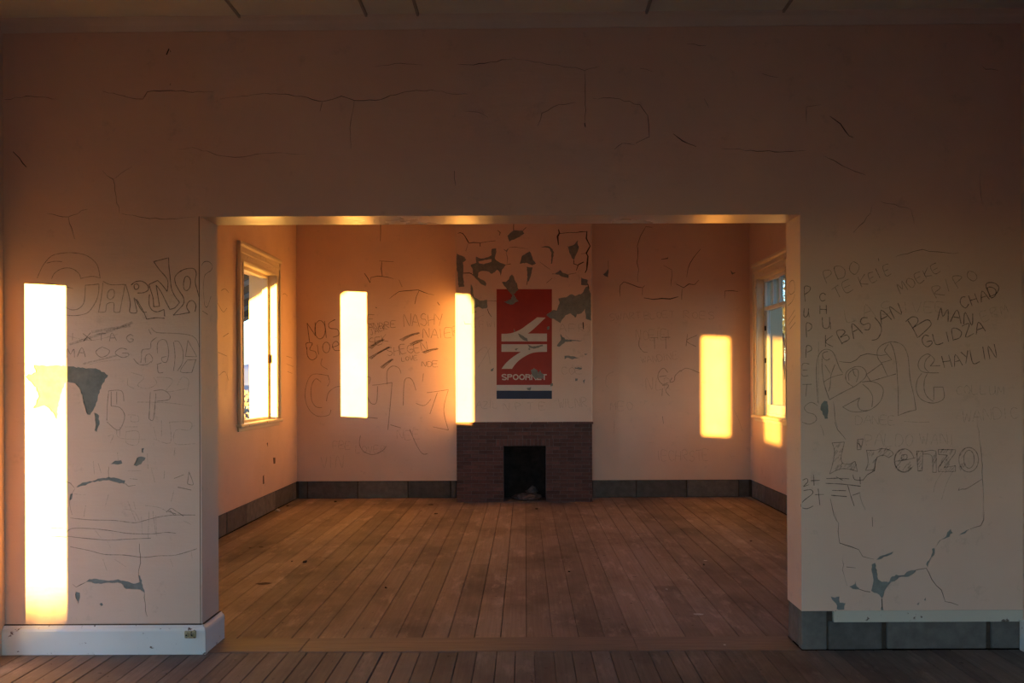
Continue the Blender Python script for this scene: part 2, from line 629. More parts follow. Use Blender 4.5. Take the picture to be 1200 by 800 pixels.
# ------------------------------------------------------------------ wear traced on the walls (picture pixels)
ZA, ZBm, ZC = zoom(40, 290, 5.4545), zoom(60, 380, 5.335), zoom(60, 520, 4.444)
Z1 = zoom(0, 280, 3.077)
R1, R2, R3, R4, R5 = (zoom(930, 290, 7.2714), zoom(1050, 290, 5.714), zoom(930, 390, 6.0), zoom(930, 490, 5.217),
                      zoom(930, 600, 4.444))
TA, TB = zoom(0, 0, 2.0), zoom(600, 0, 2.0)
B1, B2, B3, B4, SG = (zoom(530, 255, 8.889), zoom(610, 255, 8.889), zoom(520, 250, 4.21), zoom(640, 330, 4.85),
                      zoom(575, 330, 5.517))
K1, K2 = zoom(345, 355, 6.154), zoom(340, 340, 4.0)
Q1, Q2 = zoom(690, 260, 5.714), zoom(690, 380, 4.0)

KW = zoom(250, 250, 4.0)
PEEL_FRONT = [
    Z1([(122, 455), (180, 457), (230, 455), (290, 465), (345, 465), (390, 490), (370, 520), (355, 560), (345, 600), (325, 635),
        (310, 625), (300, 580), (290, 545), (270, 520), (240, 515), (225, 540), (210, 590), (205, 650), (185, 620), (160, 600),
        (120, 610), (140, 570), (130, 535), (90, 495), (130, 480)]),
    Z1([(340, 625), (352, 630), (360, 655), (350, 695), (340, 690), (345, 660)]),
    ZC([(310, 105), (330, 88), (365, 85), (372, 100), (345, 108)]),
    ZC([(430, 110), (445, 75), (470, 65), (490, 72), (470, 105), (445, 115)]),
    ZC([(473, 25), (483, 20), (480, 45), (472, 42)]),
    ZC([(130, 225), (150, 210), (200, 193), (270, 178), (300, 172), (340, 178), (385, 190), (380, 208), (340, 200), (300, 188),
        (270, 190), (200, 203), (140, 227)]),
    ZC([(92, 290), (100, 262), (112, 256), (107, 285), (97, 296)]),
    ZC([(180, 718), (200, 702), (250, 705), (310, 710), (350, 705), (390, 715), (440, 728), (460, 720), (453, 685), (463, 685),
        (472, 725), (487, 775), (465, 760), (430, 755), (390, 755), (365, 725), (330, 722), (260, 728)]),
    ZC([(128, 770), (148, 775), (150, 800), (140, 835), (128, 800)]),
    zoom(0, 690, 4.286)([(500, 75), (512, 68), (518, 80), (508, 86)]),
    R5([(408, 270), (425, 262), (435, 300), (440, 350), (460, 362), (490, 362), (495, 380), (475, 410), (460, 450), (445, 430),
        (405, 410), (415, 370), (410, 320)]),
    R5([(488, 368), (510, 335), (535, 325), (575, 325), (600, 305), (640, 298), (635, 310), (600, 335), (570, 335), (540, 350),
        (510, 362), (495, 380)]),
    R5([(430, 248), (450, 228), (490, 215), (520, 205), (500, 225), (460, 240)]),
    R5([(690, 270), (715, 235), (722, 190), (735, 185), (732, 225), (710, 252), (698, 285)]),
    R5([(733, 185), (760, 145), (795, 125), (800, 105), (820, 88), (832, 110), (800, 132), (770, 142), (745, 178)]),
    R5([(288, 388), (318, 375), (322, 350), (330, 385), (347, 404), (310, 400)]),
    R5([(192, 440), (215, 447), (240, 438), (240, 470), (272, 475), (265, 508), (225, 505), (220, 475)]),
    R5([(455, 500), (462, 480), (470, 512), (455, 512)]),
    R5([(860, 117), (900, 93), (920, 87), (895, 108)]),
    R5([(680, 458), (690, 441), (690, 460)]), R5([(643, 478), (656, 466), (652, 484)]),
    R3([(195, 500), (215, 478), (240, 480), (243, 600), (220, 605), (205, 570), (188, 540)]),
]
CRACK_FRONT = [  # (points, width px)
    (ZC([(75, 195), (100, 205), (122, 230)]), .6), (ZC([(122, 235), (100, 270), (95, 310), (110, 370)]), .6),
    (ZC([(385, 205), (400, 220), (440, 215)]), .6), (ZC([(300, 120), (300, 180)]), .5),
    (ZC([(460, 520), (465, 620), (455, 660), (455, 690)]), .7), (ZC([(110, 730), (130, 745), (180, 720)]), .7),
    (ZC([(487, 775), (490, 830), (500, 900)]), .6),
    (TA([(0, 235), (60, 225), (110, 228), (135, 232)]), .7), (TA([(240, 213), (300, 228), (335, 232), (345, 215), (400, 212), (440, 215), (500, 215)]), .8),
    (TA([(515, 232), (580, 225), (620, 218), (680, 222), (720, 228), (755, 238), (800, 225), (830, 235), (880, 235), (950, 215), (1010, 210), (1060, 220), (1115, 222)]), .8),
    (TA([(755, 240), (750, 260)]), .6), (TA([(1090, 260), (1120, 262), (1145, 275)]), .7), (TA([(1070, 150), (1110, 152), (1150, 145), (1200, 138)]), .9),
    (TA([(870, 155), (940, 148), (995, 152)]), .6), (TA([(30, 355), (45, 370), (62, 392)]), 1.4), (TA([(240, 400), (265, 420), (272, 460), (280, 500)]), .7),
    (TA([(265, 420), (310, 390)]), .5), (TA([(415, 350), (450, 345), (520, 365), (560, 368), (640, 358), (720, 360)]), .6),
    (TA([(110, 500), (160, 508), (205, 490)]), .7), (TA([(160, 508), (175, 560)]), .7), (TA([(285, 500), (340, 510), (400, 512), (460, 508)]), .6),
    (TA([(1065, 400), (1068, 435)]), .8), (TA([(830, 235), (820, 300), (822, 350)]), .5), (TA([(390, 128), (396, 114), (400, 122)]), 2.2),
    (TA([(400, 195), (398, 200)]), .8),
    (TB([(0, 135), (80, 150), (150, 158), (170, 165), (205, 155)]), .7), (TB([(170, 165), (172, 230), (172, 300)]), .6),
    (TB([(60, 295), (70, 265), (110, 245), (150, 240)]), .7), (TB([(190, 230), (240, 230), (300, 245), (318, 270), (322, 320), (290, 335)]), .9),
    (TB([(378, 313), (400, 330), (432, 343)]), 1.3), (TB([(490, 348), (560, 352), (630, 356), (690, 352)]), .8), (TB([(690, 290), (690, 250), (725, 245)]), .6),
    (TB([(745, 272), (770, 290), (790, 318), (800, 322)]), 1.2), (TB([(730, 365), (790, 395), (830, 410)]), .8), (TB([(410, 103), (455, 107)]), .8),
    (TB([(300, 160), (330, 168)]), .7), (TB([(1098, 150), (1110, 162), (1140, 165)]), .9), (TB([(1098, 390), (1098, 440), (1105, 480)]), .6),
    (TB([(800, 545), (840, 500), (845, 480)]), .6), (TB([(860, 470), (935, 490), (945, 530)]), .6), (TB([(240, 350), (260, 335), (290, 340)]), .6),
    (TB([(170, 288), (172, 297)]), 2.2), (TB([(570, 170), (630, 182)]), .6), (TB([(450, 230), (462, 252)]), .7),
    (R5([(215, 0), (225, 40), (235, 60), (232, 100), (240, 160), (300, 180), (340, 195), (360, 230), (420, 245)]), .8),
    (R5([(640, 300), (690, 292)]), 1.0), (R5([(690, 290), (720, 350), (770, 405), (790, 465), (860, 485)]), 1.0),
    (R5([(460, 450), (462, 500)]), 1.2), (R5([(345, 402), (400, 415)]), 1.0), (R5([(920, 88), (975, 70), (990, 40), (992, 0)]), .8),
    (R5([(260, 220), (255, 300), (280, 385)]), .5), (R5([(275, 285), (325, 290)]), .7), (R5([(410, 25), (412, 75)]), .8),
    (R4([(425, 378), (450, 345), (495, 320), (500, 270), (512, 235)]), 1.0), (R4([(1120, -20), (1140, 150), (1150, 250), (1155, 370), (1160, 520), (1155, 600)]), .7),
    (R4([(250, 20), (270, 70), (320, 130)]), .6), (R4([(165, 40), (185, 105)]), .6), (R4([(225, 490), (240, 560), (265, 630)]), .7),
    (R4([(405, 440), (420, 520), (440, 560)]), .6),
    (R3([(320, 200), (400, 208), (440, 190), (470, 160), (520, 145), (580, 155), (660, 150)]), .6),
    (R3([(280, 480), (290, 600), (310, 660)]), .6),
    (R2([(0, 60), (120, 25), (180, 12), (280, 28), (420, 35)]), .6),
]
PEEL_BREAST = [
    B1([(45, 370), (85, 390), (130, 410), (145, 440), (110, 465), (115, 520), (112, 600), (125, 720), (65, 725), (55, 600), (45, 480)]),
    B1([(575, 185), (640, 130), (735, 135), (750, 165), (690, 205), (595, 250)]),
    B1([(410, 325), (460, 320), (455, 370), (445, 430), (490, 465), (560, 490), (520, 540), (505, 610), (500, 580), (470, 540),
        (415, 585), (370, 560), (300, 555), (275, 570), (265, 620), (330, 655), (355, 690), (345, 712), (290, 680), (210, 600),
        (215, 540), (190, 490), (250, 470), (245, 405), (300, 425), (370, 410), (410, 390)]),
    B1([(530, 325), (562, 343), (590, 316), (568, 360)]),
    B2([(15, 400), (95, 350), (115, 390), (130, 440), (160, 475), (125, 495), (60, 470), (-10, 480), (0, 450)]),
    B1([(620, 590), (640, 610), (665, 680), (690, 745), (655, 790), (600, 770), (540, 710), (515, 670), (560, 670), (590, 640), (600, 610)]),
    SG([(75, 5), (170, 5), (175, 40), (150, 80), (160, 100), (180, 125), (130, 150), (85, 130), (130, 115), (140, 90), (115, 60), (100, 40)]),
    B1([(195, 690), (215, 740), (215, 830), (195, 830), (190, 740)]),
    B3([(133, 350), (145, 380), (148, 410), (180, 430), (215, 425), (215, 465), (190, 470), (170, 460), (150, 470), (162, 488), (140, 494), (135, 430)]),
    B2([(65, 510), (125, 515), (110, 590), (85, 660), (72, 665), (70, 580)]),
    B2([(210, 305), (260, 293), (300, 300), (335, 330), (350, 360), (335, 430), (330, 480), (316, 480), (323, 420), (320, 360), (305, 322), (260, 310)]),
    B2([(475, 290), (500, 300), (560, 280), (600, 235), (592, 265), (608, 300), (585, 370), (555, 440), (530, 410), (505, 350), (500, 315)]),
    B2([(355, 585), (410, 545), (435, 570), (500, 590), (498, 630), (440, 615), (400, 595)]),
    B2([(630, 620), (700, 650), (695, 705), (630, 700)]),
    B4([(0, 190), (40, 160), (60, 165), (75, 125), (70, 95), (120, 85), (145, 70), (165, 80), (205, 65), (225, 30), (240, 25), (255, 80),
        (257, 220), (225, 210), (222, 155), (200, 180), (175, 185), (165, 205), (140, 180), (110, 190), (95, 210), (80, 235), (50, 215), (20, 205)]),
    B4([(80, 295), (110, 328), (180, 331), (215, 335), (110, 341), (75, 370), (60, 365), (85, 330)]),
    B4([(105, 420), (150, 423), (185, 432), (150, 441), (120, 432), (105, 440)]),
    B4([(162, 486), (205, 488), (200, 498), (165, 495)]), B4([(208, 562), (222, 553), (216, 582)]), B4([(165, 550), (180, 550), (178, 562), (165, 565)]),
    B4([(218, 409), (236, 411), (222, 417)]), B4([(4, 258), (18, 253), (18, 270), (6, 274)]),
    SG([(175, 333), (200, 345), (235, 365), (242, 386), (210, 377), (188, 357)]),
    SG([(150, 305), (160, 320), (150, 325)]),
    SG([(235, 403), (270, 418), (335, 406), (340, 415), (280, 434), (248, 425)]), SG([(155, 436), (180, 430), (165, 446)]),
    SG([(260, 570), (280, 558), (300, 570), (310, 595), (320, 565), (328, 590), (345, 605), (340, 628), (305, 622), (290, 630), (265, 600)]),
    SG([(230, 687), (262, 680), (256, 702), (240, 700)]), SG([(385, 660), (402, 655), (402, 672), (388, 676)]), SG([(243, 430), (256, 430), (256, 440), (245, 440)]),
    B3([(232, 770), (248, 760), (244, 776), (232, 778)]),
]
ISLE_BREAST = [B1([(272, 458), (340, 440), (408, 432), (408, 458), (330, 483), (282, 476)])]
CRACK_BREAST = [
    (B1([(55, 165), (80, 155), (110, 165), (130, 190), (165, 250), (175, 265), (220, 258), (290, 262), (360, 250), (450, 240)]), 1.1),
    (B1([(290, 265), (290, 300)]), .8), (B1([(470, 130), (500, 155), (490, 185)]), .8), (B1([(640, 40), (638, 130)]), 1.0), (B1([(735, 135), (770, 100)]), 1.0),
    (B1([(115, 575), (180, 575), (215, 595)]), .8), (B1([(140, 350), (165, 265)]), .5), (B1([(590, 310), (700, 312), (790, 325)]), .6), (B1([(560, 490), (610, 480)]), .8),
    (B1([(560, 360), (575, 420), (570, 480)]), .4),
    (B2([(395, 120), (405, 160), (386, 195), (395, 285)]), 1.8), (B2([(410, 165), (500, 155), (580, 155), (690, 145)]), 1.0),
    (B2([(692, 140), (685, 215), (725, 295), (685, 370), (702, 400), (695, 480), (690, 540), (672, 575)]), 2.0),
    (B2([(555, 440), (555, 480), (600, 495), (580, 550)]), 1.4), (B2([(600, 490), (660, 460)]), 1.2), (B2([(200, 460), (260, 505), (310, 540)]), .4),
    (B2([(690, 370), (630, 375)]), .5), (B2([(700, 690), (715, 740)]), 1.2), (B2([(72, 660), (65, 700)]), .8), (B2([(330, 585), (355, 585)]), .8),
    (B2([(500, 590), (580, 575)]), .6), (B2([(270, 680), (330, 630)]), .5),
    (B3([(215, 470), (222, 490), (235, 510)]), .6), (B3([(95, 295), (140, 295)]), .7), (B3([(215, 430), (300, 435)]), .5),
    (B3([(135, 545), (105, 545), (100, 530)]), .6), (B4([(210, 230), (212, 270)]), 1.6),
]
PEEL_BACK = [Q1([(95, 350), (115, 335), (132, 312), (130, 370), (108, 362)]), Q1([(945, 320), (965, 340), (985, 338), (960, 352)]),
             zoom(470, 590, 1)([(0, 0), (1, 0), (1, 1)])]
CRACK_BACK = [
    (Q1([(380, 35), (345, 95), (325, 160), (322, 270), (335, 320), (328, 400)]), .7), (Q1([(380, 32), (425, 35)]), .5), (Q1([(485, 250), (530, 243), (528, 235)]), .9),
    (Q1([(750, 180), (700, 240), (665, 310), (655, 370)]), .7), (Q1([(585, 415), (635, 440), (670, 415), (708, 420), (738, 388)]), 1.0),
    (Q1([(210, 500), (210, 425), (235, 400), (270, 412), (330, 435), (360, 440), (375, 425)]), .8), (Q1([(360, 440), (358, 490)]), .6),
    (Q1([(370, 508), (430, 518), (490, 512), (545, 515), (600, 500)]), 1.3), (Q1([(910, 510), (912, 462), (1000, 465)]), .7), (Q1([(550, 430), (555, 320), (500, 290)]), .5),
    (Q1([(625, 445), (622, 520)]), .5), (Q1([(130, 260), (132, 315)]), .5), (Q1([(555, 8), (570, 0)]), .8),
    (KW([(782, 20), (782, 130)]), .7), (KW([(790, 225), (792, 295)]), .9), (KW([(708, 280), (735, 325)]), .8), (KW([(735, 325), (738, 300), (790, 295), (845, 306)]), .7),
    (KW([(778, 222), (845, 226)]), .5), (KW([(825, 400), (870, 366), (960, 358), (1035, 382)]), .8), (KW([(965, 360), (944, 425)]), .8), (KW([(1050, 415), (1060, 430)]), .9),
    (KW([(760, 440), (766, 443)]), .9), (KW([(870, 310), (885, 345)]), .5),
]


def peel(polys, f, seg=0.02, amp=0.0035, seed=3):
    rng = random.Random(seed)
    out = []
    for p in polys:
        q = [f(a) for a in p]
        ar = sum(q[i][0] * q[(i + 1) % len(q)][1] - q[(i + 1) % len(q)][0] * q[i][1] for i in range(len(q)))
        if abs(ar) < 2e-5:
            continue
        if ar < 0:
            q.reverse()
        out.append(ragged(q, seg, amp, rng))
    return out


def crack_polys(cr, f, mpp, seed=5):
    """narrow ragged slots cut through the paint"""
    rng = random.Random(seed)
    out = []
    for pts, wpx in cr:
        q = [f(a) for a in pts]
        d = []
        for i in range(len(q) - 1):
            a, b = q[i], q[i + 1]
            k = max(1, int(math.hypot(b[0] - a[0], b[1] - a[1]) / (mpp * 6)))
            for j in range(k):
                t = j / k
                am = mpp * 1.0 if j else 0
                d.append((a[0] + (b[0] - a[0]) * t + rng.uniform(-am, am), a[1] + (b[1] - a[1]) * t + rng.uniform(-am, am)))
        d.append(q[-1])
        L, R = ribbon(d, wpx * mpp, True, rng)
        poly = L + R[::-1]
        ar = sum(poly[i][0] * poly[(i + 1) % len(poly)][1] - poly[(i + 1) % len(poly)][0] * poly[i][1] for i in range(len(poly)))
        out.append(poly if ar > 0 else poly[::-1])
    return out


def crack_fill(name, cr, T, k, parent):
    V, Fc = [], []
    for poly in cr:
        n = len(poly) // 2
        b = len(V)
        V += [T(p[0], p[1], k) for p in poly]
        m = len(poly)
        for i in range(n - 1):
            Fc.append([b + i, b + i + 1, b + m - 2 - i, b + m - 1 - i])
    return mesh_obj(name, V, Fc, 'crack', parent)  # dark ribbons at the slot bottom, crack shade put into the colour


PK = 0.004          # thickness of the paint skin
RC = 0.022          # how far the bare block course sits back

# ------------------------------------------------------------------ floors
floor = box('floor', FL - TH, FR + TH, YR - TH, YB + 0.6, -0.16, -0.026, 'subfloor', None,
            label='bare wooden board floor running through both rooms', cat='floor', kind='structure')


def plank_row(x0, x1, y0, y1, wd, mat, name, rng, ends):
    x = x0
    while x < x1 - 0.01:
        w_ = wd * rng.uniform(0.96, 1.04)
        xe = min(x + w_, x1)
        cuts = [y0] + sorted(ends(rng)) + [y1]
        for a, b in zip(cuts[:-1], cuts[1:]):
            gap = rng.choice([0.0012, 0.0016, 0.002, 0.0035])
            box(name, x + gap, xe - gap, a + 0.0015, b - 0.0015, -0.026, rng.uniform(-0.0012, 0.0008), mat, floor, bev=0.0018)
        x = xe


rng = random.Random(11)
plank_row(XL, XR, Y1, YB, 0.156, 'board', 'floorboard', rng, lambda r: [r.uniform(6, 9.8)] if r.random() < 0.45 else [])
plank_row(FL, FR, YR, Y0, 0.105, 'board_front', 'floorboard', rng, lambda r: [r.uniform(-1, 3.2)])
fy = on_y(Y0)
xa = fy((350, 754))[0]
xb = fy((748, 754))[0]
for a, b in ((OL, xa), (xa, xb), (xb, OR)):
    box('threshold_board', a + 0.001, b - 0.001, Y0 + 0.001, Y1 - 0.001, -0.026, 0.003, 'threshold', floor, bev=0.003)

# ------------------------------------------------------------------ partition with the wide opening
wf = empty('wall_front', (0, Y0, 0), 'peeling pink partition wall with a wide opening, covered in pencil scrawl', 'wall', 'structure')
ZL = 0.218
outl = [(-3.15, 0), (OL, 0), (OL, OZ), (OR, OZ), (OR, ZL), (3.15, ZL), (3.15, HT), (-3.15, HT)]
sheet('wall_core', outl, [], T_FRONT, -(Y1 - Y0), -PK, ['plaster', 'paint', 'paint'], wf)
box('wall_footing', OR + RC, 3.15, Y0 + RC, Y1 - 0.002, 0, ZL, 'mortar', wf)
ff = on_y(Y0)
mpp = Y0 / F
holes = peel(PEEL_FRONT, ff, 0.013, 0.0042)
crk = crack_polys(CRACK_FRONT, ff, mpp)
outp = [(-3.15, 0), (OL + 0.0, 0), (OL, OZ), (OR, OZ), (OR, ZL), (3.15, ZL), (3.15, HT), (-3.15, HT)]
sheet('paint_layer', outp, holes + crk, T_FRONT, -PK, 0.0, ['paint', 'paint', 'paint'], wf, back=False)
crack_fill('crack_shade', crk, T_FRONT, -PK + 0.0012, wf)
# gloss paint on the underside of the opening
box('soffit_paint', OL, OR, Y0 + 0.001, Y1 - 0.001, OZ - 0.002, OZ + 0.001, 'gloss', wf)
# metal corner beads of the opening
box('corner_bead', OL - 0.006, OL + 0.0015, Y0 - 0.0015, Y0 + 0.006, 0.0, OZ, 'paint', wf, bev=0.001)
box('corner_bead', OR - 0.0015, OR + 0.006, Y0 - 0.0015, Y0 + 0.006, ZL, OZ, 'paint', wf, bev=0.001)

box('bead_dirt', OL - 0.0105, OL - 0.0065, Y0 - 0.0009, Y0 + 0.002, 0.16, OZ, 'grime', wf)
# bare blocks along the foot of the right pier, with the cream paint band above
bb = empty('baseboard_front_right', (2.1, Y0, 0), 'bare grey blocks under a cream paint band, foot of the right pier', 'baseboard', 'structure')
xs = [OR, ff((970.5, 740))[0], ff((1035, 740))[0], ff((1158, 740))[0], FR + 0.05]
zc = 1.5 - (728.5 - 447 + 1.6) / F * Y0
for i in range(4):
    g0 = 0.004 if i < 2 else 0.024
    box('block', xs[i] + (0.003 if i == 0 else g0), xs[i + 1] - 0.004, Y0 + 0.006 + (0.002 if i else 0), Y0 + 0.06, 0.001,
        ZL - 0.003 if i == 0 else zc, 'block', bb, bev=0.005, wob=0.002)
box('block', OR + 0.004, OR + 0.06, Y0 + 0.062, Y1 - 0.004, 0.001, ZL + 0.05, 'block', bb, bev=0.005, wob=0.002)
box('paint_band', ff((977, 720))[0], FR, Y0 - 0.003, Y0 + 0.05, zc, ZL + 0.003, 'creamband', bb, bev=0.002, wob=0.001)

# white skirting board on the left pier, returning into the opening
bl = empty('baseboard_front_left', (-2.3, Y0, 0), 'chipped white skirting board on the left pier, returning into the opening', 'baseboard', 'structure')


def skirt(name, x0, x1, y0, y1, h, axis, parent, mat='skirting'):
    """moulded skirting: profile swept along x or y; thickness from the first value of the other axis outward"""
    prof = [(0, 0), (0.028, 0), (0.028, h - 0.028), (0.024, h - 0.016), (0.015, h - 0.008), (0.012, h), (0, h)]
    V = []
    for e in (0, 1):
        for t, z in prof:
            if axis == 'x':
                m = t if e else 0.0          # mitre at the right end
                V.append(((x1 + m) if e else x0, y0 - t, z))
            else:
                V.append((x0 + t, (y1 if e else y0 - t), z))
    n = len(prof)
    Fc = [[i, (i + 1) % n, n + (i + 1) % n, n + i] for i in range(n)] + [list(range(n))[::-1], list(range(n, 2 * n))]
    o = mesh_obj(name, V, Fc, mat, parent)
    bm = bmesh.new(); bm.from_mesh(o.data)
    bmesh.ops.recalc_face_normals(bm, faces=bm.faces)
    bm.to_mesh(o.data); bm.free()
    return o


skirt('skirting_board', FL, OL, Y0 - 0.002, Y0, 0.158, 'x', bl)
skirt('skirting_board', OL + 0.002, OL, Y0 - 0.002, Y1 + 0.01, 0.158, 'y', bl)
boxes('grime_line', [(FL, OL, Y0 - 0.011, Y0, 0.157, 0.1625), (OL, OL + 0.011, Y0, Y1 + 0.008, 0.157, 0.1615)], 'grime', bl)
a_, z_ = ff((226, 741))
fit = empty('wall_fitting', (a_, Y0 - 0.03, z_ - 0.02), 'small tarnished block fitting screwed to the white skirting board', 'fitting')
box('back_plate', a_ - 0.031, a_ + 0.031, Y0 - 0.040, Y0 - 0.0305, z_ - 0.019, z_ + 0.021, 'brass', fit, bev=0.003, wob=0.0015)
for dx in (-0.016, 0.014):
    box('terminal', a_ + dx - 0.009, a_ + dx + 0.009, Y0 - 0.050, Y0 - 0.040, z_ - 0.011, z_ + 0.009, 'brass', fit, bev=0.003)
    box('screw', a_ + dx - 0.004, a_ + dx + 0.004, Y0 - 0.054, Y0 - 0.050, z_ - 0.004, z_ + 0.004, 'litter_dark', fit)

# ------------------------------------------------------------------ back wall, chimney breast
wb = empty('wall_back', (0, YB, 0), 'pink back wall of the far room, either side of the chimney breast', 'wall', 'structure')
fire = (-0.271, 0.261, 0.697)
core = [(XL - TH, ZB), (BL, ZB), (BL, 0), (fire[0], 0), (fire[0], fire[2]), (fire[1], fire[2]), (fire[1], 0), (BR, 0), (BR, ZB), (XR + TH, ZB), (XR + TH, HT), (XL - TH, HT)]
sheet('wall_core', core, [], T_BACK, -TH, -PK, ['plaster', 'plaster', 'outer'], wb)
for a, b in ((XL - TH, BL), (BR, XR + TH)):
    box('wall_footing', a, b, YB + RC, YB + TH, 0, ZB, 'mortar', wb)
fb = on_y(YB)
crk = crack_polys(CRACK_BACK, fb, YB / F)
hl = peel(PEEL_BACK, fb)
for (a, b) in ((XL, BL + 0.01), (BR - 0.01, XR)):
    pin = lambda c: all(a + 0.01 < p[0] < b - 0.01 for p in c)
    sheet('paint_layer', [(a, ZB), (b, ZB), (b, HT), (a, HT)], [c for c in crk + hl if pin(c)], T_BACK, -PK, 0.0, ['paint'] * 3, wb, back=False)
crack_fill('crack_shade', crk, T_BACK, -PK + 0.001, wb)

wc = empty('wall_chimney', (0, YU, 1.0), 'chimney breast with flaking pink paint above the brick fireplace', 'chimney breast', 'structure')
bm = bmesh.new()
bm_box(bm, BL, BR, YU + PK, YB - 0.0, 0.99, HT)
bm_obj('breast_core', bm, 'plaster', wc)
fc = on_y(YU)
BH = peel(PEEL_BREAST, fc, 0.02, 0.005)
BI = peel(ISLE_BREAST, fc, 0.02, 0.003)
bcrk = crack_polys(CRACK_BREAST, fc, YU / F)
mg = 0.0005
BP = [(BL + mg, 0.99), (BR - mg, 0.99), (BR - mg, HT), (BL + mg, HT)]
sheet('paint_layer', BP, BH + bcrk, T_BREAST, -PK, 0.003, ['paint'] * 3, wc, islands=BI, back=False)
crack_fill('crack_shade', bcrk, T_BREAST, -PK + 0.001, wc)
box('corner_bead', BL - 0.006, BL + 0.007, YU - 0.008, YU + 0.01, 1.0, HT, 'bead', wc, bev=0.002)
box('corner_bead', BR - 0.007, BR + 0.006, YU - 0.008, YU + 0.01, 1.0, HT, 'bead', wc, bev=0.002)
box('side_paint', BL - 0.004, BL + 0.0004, YU - 0.002, YB, 0.99, HT, 'paint', wc)
box('side_paint', BR - 0.0004, BR + 0.004, YU - 0.002, YB, 0.99, HT, 'paint', wc)

# painted company sign on the chimney breast
sg = empty('painted_sign', fc((614, 466)) and (fc((614, 466))[0], YU, fc((614, 466))[1]),
           'red, white and navy painted sign with a rail-junction emblem on the chimney breast', 'sign')


def sgn(name, polyz, k, mat, parent=None):
    p = [fc(q) for q in SG(polyz)]
    ar = sum(p[i][0] * p[(i + 1) % len(p)][1] - p[(i + 1) % len(p)][0] * p[i][1] for i in range(len(p)))
    if ar < 0:
        p.reverse()
    return sheet(name, p, BH, T_BREAST, 0.003, 0.003 + k, [mat] * 3, parent or sg, back=False)


sgn('red_field', [(38, 48), (396, 48), (396, 667), (38, 667)], 0.0006, 'red')
sgn('white_stripe', [(38, 667), (396, 667), (396, 704), (38, 704)], 0.0006, 'white')
sgn('blue_stripe', [(38, 704), (396, 704), (396, 757), (38, 757)], 0.0006, 'blue')
up = smooth_line([(70, 337), (130, 333), (190, 310), (240, 275), (275, 250), (300, 230)], 4)
up2 = smooth_line([(355, 232), (330, 256), (300, 285), (270, 312), (240, 335)], 4)
sgn('white_emblem', up + up2 + [(364, 335), (364, 386), (70, 386)], 0.0012, 'white')
lo = smooth_line([(364, 453), (290, 456), (240, 472), (190, 503), (160, 532), (138, 563)], 4)
lo2 = smooth_line([(70, 563), (95, 530), (130, 497), (165, 472), (195, 453)], 4)
sgn('white_emblem', [(70, 404), (364, 404)] + lo + lo2 + [(70, 453)], 0.0012, 'white')


def arc(cx, cy, rx, ry, a0, a1, n=10):
    return [(cx + rx * math.cos(math.radians(a0 + (a1 - a0) * i / n)), cy - ry * math.sin(math.radians(a0 + (a1 - a0) * i / n))) for i in range(n + 1)]


def letter(ch, x, wd, t=597.0, b=635.0):
    h = b - t
    s = 7.5
    m = t + h / 2
    o = s / 2
    if ch == 'S':
        return [arc(x + wd / 2, t + h * .27, wd / 2 - o, h * .27 - o * .6, 20, 270, 12) + arc(x + wd / 2, b - h * .26, wd / 2 - o, h * .26 - o * .6, 90, -160, 12)[1:]]
    if ch == 'P':
        return [[(x + o, b), (x + o, t)], [(x, t + o), (x + wd * .5, t + o)] + arc(x + wd * .5, t + h * .28, wd * .5 - o, h * .28 - o, 90, -90) + [(x, t + h * .56 - o)]]
    if ch == 'R':
        return letter('P', x, wd, t, b) + [[(x + wd * .5, t + h * .52), (x + wd * .8, t + h * .62), (x + wd - o, b)]]
    if ch == 'O':
        return [arc(x + wd / 2, m, wd / 2 - o, h / 2 - o, 0, 360, 24)]
    if ch == 'N':
        return [[(x + o, b), (x + o, t)], [(x + o, t), (x + wd - o, b)], [(x + wd - o, b), (x + wd - o, t)]]
    if ch == 'E':
        return [[(x + o, b), (x + o, t)], [(x, t + o), (x + wd, t + o)], [(x, m), (x + wd * .9, m)], [(x, b - o), (x + wd, b - o)]]
    if ch == 'T':
        return [[(x, t + o), (x + wd, t + o)], [(x + wd / 2, t), (x + wd / 2, b)]]


lx = 70.0
for ch, wd in zip('SPOORNET', (35, 33, 38, 38, 35, 35, 29, 32)):
    V, Fc = [], []
    polys = []
    for ln in letter(ch, lx, wd):
        L, R = ribbon(ln, 7.5)
        q = [fc(a) for a in SG(L + R[::-1])]
        polys.append((q, len(L)))
    box_ = [f_([p[c] for q, _ in polys for p in q]) for c in (0, 1) for f_ in (min, max)]
    near = [hq for hq in BH if min(p[0] for p in hq) < box_[1] and max(p[0] for p in hq) > box_[0]
            and min(p[1] for p in hq) < box_[3] and max(p[1] for p in hq) > box_[2]]
    if near and ch in 'NET':
        ccw = []
        for q, n in polys:
            ar = sum(q[k][0] * q[(k + 1) % len(q)][1] - q[(k + 1) % len(q)][0] * q[k][1] for k in range(len(q)))
            ccw.append(q if ar > 0 else q[::-1])
        ov, tris, bnd = cdt(ccw[0], near, (), ccw[1:])
        V = [T_BREAST(p[0], p[1], 0.0044) for p in ov]
        Fc = [list(f) for f in tris]
    else:
        for q, n in polys:
            b0 = len(V)
            V += [T_BREAST(p[0], p[1], 0.0044) for p in q]
            Fc += [[b0 + k, b0 + k + 1, b0 + 2 * n - 2 - k, b0 + 2 * n - 1 - k] for k in range(n - 1)]
    used = sorted({k for f in Fc for k in f})
    mp_ = {k: a for a, k in enumerate(used)}
    V, Fc = [V[k] for k in used], [[mp_[k] for k in f] for f in Fc]
    lt = mesh_obj('letter', V, Fc, 'white', sg)
    bm = bmesh.new()
    bm.from_mesh(lt.data)
    bmesh.ops.remove_doubles(bm, verts=bm.verts, dist=0.0006)
    bm.to_mesh(lt.data)
    bm.free()
    lx += wd + 2.5

